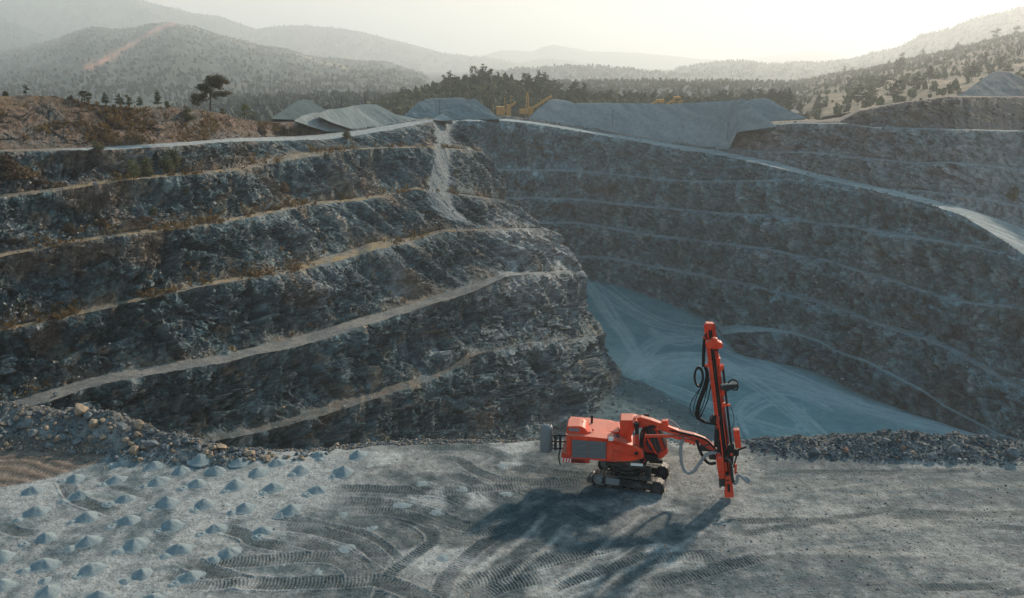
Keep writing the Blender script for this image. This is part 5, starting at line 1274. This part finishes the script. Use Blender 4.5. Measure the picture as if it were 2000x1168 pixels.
# rear skirt with hazard stripes
b = MB(); prism2(b, [A1(*q, -1.28) for q in [(326, 585), (340, 545), (395, 560), (445, 606), (640, 636), (652, 674), (430, 668), (340, 648)]], -1.28, 1.1, .03); skirt = b.build('rear_skirt', M['paint_dark'], rig)
b = MB(); prism2(b, [A1(*q, -1.3) for q in [(332, 610), (442, 620), (436, 662), (345, 650)]], -1.30, -1.27); hz = b.build('hazard_panel', M['white'], skirt)
b = MB()
for k in range(3): prism2(b, [A1(*q, -1.306) for q in [(352+k*32, 612+k*3), (368+k*32, 614+k*3), (356+k*32, 655+k*2), (342+k*32, 652+k*2)]], -1.308, -1.29)
b.build('hazard_stripes', M['paint'], skirt)
b = MB()
for k in range(10): b.bar(A1(455+k*15, 620+k*2, -1.29), A1(455+k*15, 655+k*2, -1.29), .03)
b.build('step_slats', M['black'], skirt)
b = MB()
for a_, b_ in (((922, 408), (918, 652)), ((846, 396), (846, 640)), ((440, 356), (436, 600)), ((925, 520), (1262, 612))): b.bar(A1(*a_, -1.258 if a_[0] < 925 else -1.2), A1(*b_, -1.258 if a_[0] < 925 else -1.045), .028, .02)
b.build('panel_seams', M['paint_dark'], house)
b = MB(); b.box(A1(1190, 686, -1.06), (.62, .06, .13), None, .01); b.build('foot_plate', M['white'], house)
b = MB(); b.box(A1(895, 393, -1.2), (.24, .14, .18), None, .03); b.build('work_lamp', M['white'], house)
b = MB(); b.tube([A1(930, 380, -1.15), A1(1130, 478, -1.05)], .022, 6); b.tube([A1(935, 405, -1.15), A1(1128, 492, -1.05)], .018, 6); b.tube([A1(1262, 560, -1.0), A1(1285, 640, -.95), A1(1240, 690, -.95)], .02, 6); b.build('handrail', M['paint_dark'], house)
b = MB(); b.lathe([(.09, -.03), (.09, .03)], A1(1185, 558, -1.09), 14, Matrix.Rotation(math.pi/2, 3, 'X')); b.build('hinge_boss', M['black'], house)
# grey receiver hung behind, with its rack
p = A1(157, 540, -.55); hT = A1(157, 228, -.55)[2]-p[2]; rT = .33
b = MB(); b.lathe([(.03, 0), (rT*.55, .015), (rT*.85, .06), (rT, .16), (rT, hT-.16), (rT*.88, hT-.06), (rT*.55, hT-.012), (.05, hT)], p, 28); tank = b.build('air_receiver', M['grey'], rig, True)
b = MB()
for dx, dy in ((-.18, 0), (.0, .1), (.2, -.05), (.12, .15)): b.tube([(p[0]+dx, p[1]+dy, p[2]+hT-.03), (p[0]+dx, p[1]+dy, p[2]+hT+.10)], .03, 6)
b.bar((p[0]-.25, p[1], p[2]+hT+.07), (p[0]+.25, p[1], p[2]+hT+.10), .035); b.build('valves', M['steel'], tank)
b = MB()
for q in ((235, 300), (235, 465)): b.tube([A1(q[0]-20, q[1], -.85), A1(q[0]+10, q[1]-5, -.8), A1(q[0]+25, q[1]-5, -.6)], .03, 6)
b.build('straps', M['steel'], tank)
b = MB()
for x in (255, 312): b.bar(A1(x, 345, -.7), A1(x, 520, -.7), .08)
for y in (350, 420, 500): b.bar(A1(225, y, -.7), A1(395, y+5, -.7), .06)
b.bar(A1(268, 345, -.4), A1(268, 520, -.4), .08); b.build('receiver_rack', M['dark'], rig)
b = MB(); b.tube([A1(285, 350, -.9), A1(318, 360, -1), A1(322, 480, -1.05), A1(300, 600, -1.05), A1(318, 690, -1)], .035, 6, 5); b.build('drain_hose', M['black'], rig)
# boom tower
b = MB(); prism2(b, [A1(*q, -.5) for q in [(990, 430), (998, 192), (1010, 180), (1150, 182), (1200, 196), (1150, 240), (1092, 318), (1066, 440)]], -.5, .42, .03); tower = b.build('boom_tower', M['paint'], rig)
b = MB(); prism2(b, [A1(*q, -.75) for q in [(1066, 450), (1090, 330), (1140, 215), (1185, 180), (1212, 205), (1180, 260), (1125, 370), (1140, 480)]], -.75, -.5, .02); b.build('boom_lug', M['paint'], tower)
b = MB(); b.tube([A1(1190, 335, -.8), A1(1198, 512, -.85)], .10, 12); b.build('lift_cylinder', M['paint_dark'], tower)
b = MB(); b.tube([A1(1190, 215, -.78), A1(1192, 345, -.8)], .095, 12); b.tube([A1(1182, 205, -.8), A1(1188, 255, -.8)], .14, 10); b.box(A1(1150, 490, -.95), (.14, .2, .3), None, .03); b.build('cylinder_rod', M['black'], tower)
b = MB()
for i in range(4): b.tube([A1(1150, 185, -.3+.1*i), A1(1170, 150-3*i, -.3+.1*i), A1(1230, 135-4*i, -.3+.1*i), A1(1320, 150, -.3+.1*i), A1(1410, 190, -.3+.1*i)], .018, 5, 4)
b.build('hydraulic_lines', M['black'], tower)
b = MB(); b.box(A1(1290, 125, -.1), (.18, .16, .2), None, .02); b.box(A1(1312, 122, .1), (.14, .14, .2), None, .02); b.build('lamps', M['black'], tower)
# cab with barred windows
YC0, YC1 = .16, 1.18
cabp = [A2(*q, YC0) for q in [(302, 300), (330, 268), (425, 285), (470, 330), (556, 560), (520, 612), (440, 625), (335, 570), (302, 520)]]
b = MB(); prism2(b, cabp, YC0, YC1, .04); cab = b.build('cab', M['paint_dark'], rig)
b = MB(); prism2(b, [A2(*q, YC0-.012) for q in [(345, 330), (405, 310), (440, 335), (510, 545), (470, 585), (380, 545), (340, 480)]], YC0-.012, YC0+.05); b.build('side_window', M['glass'], cab)
f0, f1 = Vector(A2(470, 338, YC0)), Vector(A2(552, 552, YC0)); nf = Vector((.11, 0, .045))
b = MB(); q = [f0+nf*.3, f1+nf*.3, f1-nf*.2, f0-nf*.2]; prism2(b, [tuple(v) for v in q], YC0+.06, YC1-.06); b.build('windscreen', M['glass'], cab)
b = MB()
for k in range(7):
    y = YC0+.02+k*(YC1-YC0-.04)/6; d = Vector((0, y-YC0, 0)); b.bar(f0+nf+d, f1+nf+d, .045)
for t in (.02, .5, .98): b.bar(f0.lerp(f1, t)+nf, f0.lerp(f1, t)+nf+Vector((0, YC1-YC0, 0)), .05)
for t in (.0, .33, .66, 1.0): b.bar(Vector(A2(345, 335, YC0-.06)).lerp(Vector(A2(440, 335, YC0-.06)), t), Vector(A2(385, 560, YC0-.06)).lerp(Vector(A2(505, 560, YC0-.06)), t), .028)
b.build('window_guard', M['steel'], cab)
b = MB(); b.bar(A2(362, 425, YC0-.08), A2(462, 600, YC0-.08), .13, .08); b.build('guard_frame', M['paint'], cab)
b = MB(); prism2(b, [A2(*q, YC0-.1) for q in [(470, 612), (545, 555), (578, 530), (582, 585), (535, 632), (500, 645), (470, 640)]], YC0-.1, YC1+.05, .04); b.build('cab_bumper', M['paint'], cab)
b = MB(); b.box(A2(370, 600, .3), (.9, .9, .35), None, .04); b.box(A2(450, 650, .5), (.7, .6, .2), None, .04); b.build('cab_mount', M['black'], cab)
# boom reaching forward to the mast
def yb(x2): return float(np.interp(x2, [200, 500, 1100], [-.28, -.6, -1.05]))
def B2(x, y, d=0): return A2(x, y, yb(x)+d)
def boomq(qs): return [B2(*q) for q in qs], [yb(q[0])-.17 for q in qs], [yb(q[0])+.17 for q in qs]
a, y0, y1 = boomq([(205, 215), (222, 190), (290, 180), (400, 212), (540, 262), (700, 328), (705, 372), (590, 352), (440, 302), (340, 278), (270, 298), (215, 280)])
b = MB(); prism2(b, a, y0, y1, .025); boom = b.build('boom', M['paint'], rig)
a, y0, y1 = boomq([(690, 330), (870, 372), (990, 420), (1095, 515), (1110, 560), (1040, 545), (900, 450), (800, 405), (690, 368)])
b = MB(); prism2(b, a, [v+.03 for v in y0], [v-.03 for v in y1], .02); b.build('boom_extension', M['paint_dark'], boom)
b = MB(); b.bar(B2(548, 225), B2(556, 300), .26, .3, .02); b.build('hose_clamp', M['paint'], boom)
b = MB(); b.tube([B2(330, 398, -.2), B2(640, 398, -.1)], .085, 12); b.bar(B2(640, 398, -.1), B2(880, 472, -.05), .17, .16, .02); b.build('tilt_cylinder', M['paint'], boom)
b = MB()
for k in range(7):
    o = (k-3)*9; b.tube([B2(600, 345+o*.3, -.2+.05*k), B2(760, 385+o*.6, -.22+.05*k), B2(900, 425+o, -.2+.05*k), B2(1010, 480+o*1.3, -.2+.05*k), B2(1090, 560+o, -.15+.05*k), B2(1125, 600, -.1+.04*k)], .032, 6, 5)
b.tube([B2(290, 520, -.3), B2(300, 420, -.3), B2(335, 330, -.3), B2(395, 290, -.28), B2(450, 305, -.25)], .05, 7, 5); b.tube([B2(310, 540, -.2), B2(315, 400, -.2), B2(360, 320, -.2), B2(430, 305, -.2)], .04, 7, 5)
b.tube([B2(275, 540, -.35), B2(285, 400, -.3), B2(300, 340, -.3), B2(345, 300, -.28)], .045, 7, 5)
b.build('boom_hoses', M['black'], boom)
b = MB(); b.box(B2(1010, 520, .1), (.7, .3, .34), None, .03); b.box(B2(1080, 590, .05), (.45, .4, .5), None, .04); b.bar(B2(930, 520, -.1), B2(1040, 480, -.1), .08); b.build('boom_knuckle', M['dark'], boom)
b = MB(); b.tube([B2(742, 435, -.3), B2(722, 520, -.3), B2(724, 640, -.32), B2(748, 745, -.34), B2(800, 800, -.34), B2(862, 780, -.3), B2(920, 700, -.25), B2(985, 615, -.2), B2(1060, 580, -.2), B2(1122, 592, -.2), B2(1145, 625, -.15)], .085, 12, 8); b.build('dust_hose', M['hose'], boom, True)
b = MB(); b.tube([B2(895, 440, -.15), B2(925, 545, -.15), B2(972, 640, -.12), B2(1030, 695, -.1), B2(1105, 690, -.05)], .075, 10, 7); b.build('suction_hose', M['black'], boom, True)
b = MB(); b.tube([B2(440, 250, .25), B2(500, 225, .3), B2(565, 215, .3), B2(640, 248, .3), B2(700, 305, .25), B2(730, 350, .2)], .045, 8, 6); b.build('return_hose', M['hose'], boom, True)
# feed mast
YM = -1.19
def C3(x, y, d=0): return A3(x, y, YM+d)
def C4(x, y, d=0): return A4(x, y, YM+d)
m0, m1 = Vector(C3(322, 72)), Vector(C4(535, 800)); ax = (m0-m1).normalized(); sx_ = Vector((0, 1, 0)).cross(ax).normalized()
b = MB(); b.bar(m1, m0, .15, .22); mast = b.build('feed_mast', M['black'], rig)
for s_ in (-1, 1):
    b = MB(); b.bar(m1+sx_*(.115*s_), m0+sx_*(.115*s_), .085, .30, .012); b.bar(m1+sx_*(.115*s_)+Vector((0, -.16, 0)), m0+sx_*(.115*s_)+Vector((0, -.16, 0)), .05, .05); b.build('feed_rail', M['paint'] if s_ < 0 else M['paint_dark'], mast)
b = MB()
for k in range(60): b.bar(m1+(m0-m1)*(k/60)+Vector((0, -.13, 0)), m1+(m0-m1)*((k+.55)/60)+Vector((0, -.13, 0)), .06, .05)
b.build('feed_chain', M['dark'], mast)
b = MB(); b.box(m0-ax*.02, (.34, .36, .16), None, .02); b.lathe([(.12, -.19), (.12, .19)], m0-ax*.15, 14, Matrix.Rotation(math.pi/2, 3, 'X')); b.build('mast_head', M['paint'], mast)
b = MB(); c0 = Vector(C3(375, 305, -.28)); b.box(c0, (.46, .34, .42), None, .06); b.lathe([(.17, -.2), (.17, .2)], c0+Vector((-.22, 0, .02)), 14, Matrix.Rotation(math.pi/2, 3, 'X')); b.lathe([(.16, -.2), (.16, .2)], c0+Vector((.24, 0, 0)), 14, Matrix.Rotation(math.pi/2, 3, 'X')); b.lathe([(.15, -.1), (.15, .32), (.08, .36)], c0+Vector((0, -.05, 0)), 14); drill = b.build('rock_drill', M['paint'], mast)
b = MB(); b.tube([C3(385, 350, -.25), C3(410, 380, -.25), C3(430, 335, -.25)], .04, 7, 4); b.tube([C3(300, 250, -.1), C3(280, 215, -.1), C3(300, 180, -.1)], .035, 6, 4); b.tube([C3(365, 165, .1), C3(400, 195, .05), C3(398, 260, 0)], .04, 7, 5); b.build('drill_hoses', M['black'], drill)
b = MB(); b.bar(C3(252, 222, .05), C3(330, 250, .05), .09, .1, .01); b.bar(C3(275, 555, .05), C3(345, 530, .05), .10, .12, .01); b.box(C3(330, 525, 0), (.2, .3, .35), None, .03); b.box(C3(425, 500, 0), (.16, .3, .40), None, .03); b.box(C3(422, 445, .05), (.1, .2, .2), None, .02); b.build('hose_bracket', M['paint'], mast)
b = MB(); prism2(b, [C3(*q, -.2) for q in [(432, 575), (484, 542), (488, 590), (462, 610), (452, 678), (434, 668)]], YM-.2, YM+.12, .015); b.build('valve_box', M['paint'], mast)
b = MB(); b.tube([C3(478, 556, -.1), C3(498, 745, -.1), C4(540, 90, -.1), C4(575, 400, -.1)], .055, 8); b.tube([C3(455, 680, .1), C3(470, 900, .1), C4(535, 330, .1)], .04, 8); b.build('drill_rod', M['black'], mast)
b = MB(); prism2(b, [C3(*q, -.15) for q in [(448, 770), (640, 752), (655, 782), (590, 808), (520, 835), (450, 806)]], YM-.28, YM+.15, .02); reel = b.build('rod_tray', M['dark'], mast)
b = MB(); b.bar(C3(455, 768, -.45), C3(640, 752, -.45), .06); b.build('tray_rail', M['hose'], reel)
b = MB()
for r_, dy in ((.24, -.3), (.22, -.15), (.25, .0)):
    cc = Vector(C3(592, 775, dy)); b.tube([cc+Vector((r_*math.cos(t), 0, r_*1.25*math.sin(t))) for t in np.linspace(-.4, 3.6, 14)], .022, 6)
for k in range(6): b.tube([C3(560+k*14, 800, -.25), C3(600+k*8, 835, -.25), C3(645+k*3, 812-k*6, -.25)], .014, 5, 3)
b.build('hose_loops', M['black'], reel)
b = MB(); b.bar(C3(478, 998, -.15), C3(562, 998, -.15), .09, .1, .01); b.box(C3(484, 995, -.1), (.16, .2, .22), None, .02); b.build('rod_gripper', M['paint'], mast)
b = MB(); b.box(C3(476, 855, 0), (.18, .22, .26), None, .02); b.build('rod_guide', M['paint'], mast)
b = MB(); b.tube([C3(565, 1010, -.15), C3(590, 1080, -.15), C3(604, 1150, -.15), C4(600, 165, -.15), C4(570, 220, -.12)], .016, 5, 6)
b.tube([C3(440, 690, .1), C3(452, 900, .15), C4(500, 120, .15), C4(520, 330, .1)], .03, 6, 4); b.tube([C4(485, 60, -.1), C4(515, 250, -.1), C4(530, 420, -.1)], .03, 6, 3); b.build('cable', M['black'], mast)
b = MB(); b.box(C4(385, 110, .05), (.26, .35, .5), None, .04); b.lathe([(.14, -.2), (.14, .2)], C4(360, 110, 0), 14, Matrix.Rotation(math.pi/2, 3, 'X')); b.box(C4(410, 300, .05), (.22, .3, 1.1), None, .03); b.box(C4(445, 430, .05), (.26, .34, .8), None, .03); b.build('feed_motor', M['black'], mast)
b = MB(); b.box(C4(420, 125, -.18), (.16, .1, .38), None, .02); b.box(C4(425, 200, -.15), (.18, .12, .14), None, .02); b.build('feed_carriage', M['paint_dark'], mast)
b = MB(); b.box(C4(560, 450, -.05), (.36, .4, .55), None, .04); b.box(C4(600, 480, .05), (.5, .3, .34), None, .04); b.box(C4(560, 560, .1), (.3, .36, .5), None, .04); b.bar(C4(620, 470, 0), C4(745, 425, 0), .08); b.bar(C4(640, 500, .1), C4(600, 660, .1), .07); b.build('centraliser', M['black'], mast)
b = MB(); b.lathe([(.04, 0), (.07, .06), (.04, .12)], C4(575, 525, -.3), 10); b.bar(C4(625, 620, -.1), C4(622, 730, -.1), .09, .1); b.bar(C4(508, 600, -.15), C4(518, 700, -.15), .10, .1); b.build('guide_rod', M['paint'], mast)
b = MB(); prism2(b, [C4(*q, -.15) for q in [(598, 246), (612, 238), (666, 234), (690, 438), (626, 446)]], YM-.15, YM+.18, .025); b.build('control_box', M['paint'], mast)
b = MB(); prism2(b, [C4(*q, -.25) for q in [(398, 545), (410, 532), (470, 526), (478, 540), (498, 772), (432, 780)]], YM-.42, YM+.0, .05); hoodm = b.build('dust_hood', M['paint'], mast)
b = MB(); prism2(b, [C4(*q, -.25) for q in [(432, 782), (497, 776), (502, 868), (470, 862), (438, 885)]], YM-.38, YM-.04, .02); b.build('rubber_skirt', M['dark'], hoodm)
p = C4(428, 522, -.2); b = MB(); b.lathe([(.10, -.12), (.12, 0), (.10, .12)], p, 12); b.build('hood_collar', M['paint_dark'], hoodm)
ftp = [(500, 760), (558, 752), (582, 800), (602, 965), (590, 985), (505, 985)]
b = MB(); prism2(b, [C4(*q, -.2) for q in ftp], YM-.26, YM-.20, .01); prism2(b, [C4(*q, -.2) for q in ftp], YM+.1, YM+.16, .01)
prism2(b, [C4(*q, -.2) for q in [(500, 760), (522, 760), (526, 985), (505, 985)]], YM-.2, YM+.1); prism2(b, [C4(*q, -.2) for q in [(556, 760), (580, 800), (600, 985), (560, 985)]], YM-.2, YM+.1); prism2(b, [C4(*q, -.2) for q in [(500, 755), (558, 752), (575, 790), (505, 800)]], YM-.3, YM+.18, .01); prism2(b, [C4(*q, -.2) for q in [(500, 955), (600, 955), (602, 992), (500, 992)]], YM-.3, YM+.2, .01)
foot = b.build('mast_foot', M['paint'], mast)
b = MB(); prism2(b, [C4(*q, -.2) for q in [(526, 842), (555, 842), (560, 932), (530, 932)]], YM-.268, YM-.2); prism2(b, [C4(*q, -.2) for q in [(515, 790), (545, 786), (546, 802), (518, 806)]], YM-.305, YM-.28); b.build('slot', M['black'], foot)
b = MB(); b.tube([C4(495, 550, -.2), C4(535, 560, -.25), C4(565, 610, -.3), C4(577, 700, -.3), C4(588, 790, -.3), C4(612, 842, -.3), C4(640, 815, -.32), C4(645, 765, -.34), C4(668, 750, -.35)], .075, 10, 7); b.build('dust_hose', M['dark'], mast, True)
b = MB(); b.tube([C4(612, 842, -.33), C4(640, 815, -.35), C4(645, 765, -.37), C4(672, 752, -.38), C4(720, 790, -.4), C4(762, 828, -.4), C4(778, 812, -.35), C4(745, 775, -.3), C4(700, 762, -.3)], .078, 12, 7); b.build('hose_tail', M['hose'], mast, True)
b = MB()
b.tube([C3(285, 180, .05), C3(262, 280, .08), C3(252, 420, .08), C3(252, 560, .05)], .06, 8, 5); b.tube([C3(300, 190, .05), C3(278, 290, .08), C3(268, 420, .08), C3(264, 560, .05)], .045, 8, 5)
for r_ in (0, 1, 2): b.tube([C3(205+48*math.cos(t)-r_*2, 678+(112-r_*6)*math.sin(t), .05*r_-.02) for t in np.linspace(0, 2*math.pi, 26)], .05, 8)
for dx, dy in ((0, 0), (14, .06), (-12, .1), (22, -.05)): b.tube([C3(275+dx*.6, 565, dy), C3(296+dx*.7, 640, dy), C3(285+dx, 740, dy), C3(245+dx, 860, dy), C3(200+dx, 980, dy), C3(182+dx, 1080, dy), C3(195+dx, 1150, dy), C4(215+dx, 110, dy), C4(270+dx, 145, dy), C4(370, 168, dy)], .042, 7, 6)
for q in ([(240, 780), (190, 850), (130, 940), (102, 1020), (112, 1090), (160, 1145)], [(225, 800), (180, 900), (150, 1000), (150, 1090), (190, 1150)], [(352, 648), (310, 760), (280, 900), (245, 1020), (205, 1110)], [(390, 600), (350, 760), (315, 900), (275, 1020), (228, 1130)], [(362, 660), (330, 820), (300, 960), (240, 1090), (215, 1140)]):
    b.tube([C3(x, y, .1) for x, y in q], .022, 6, 6)
b.build('hose_bundle', M['black'], mast)
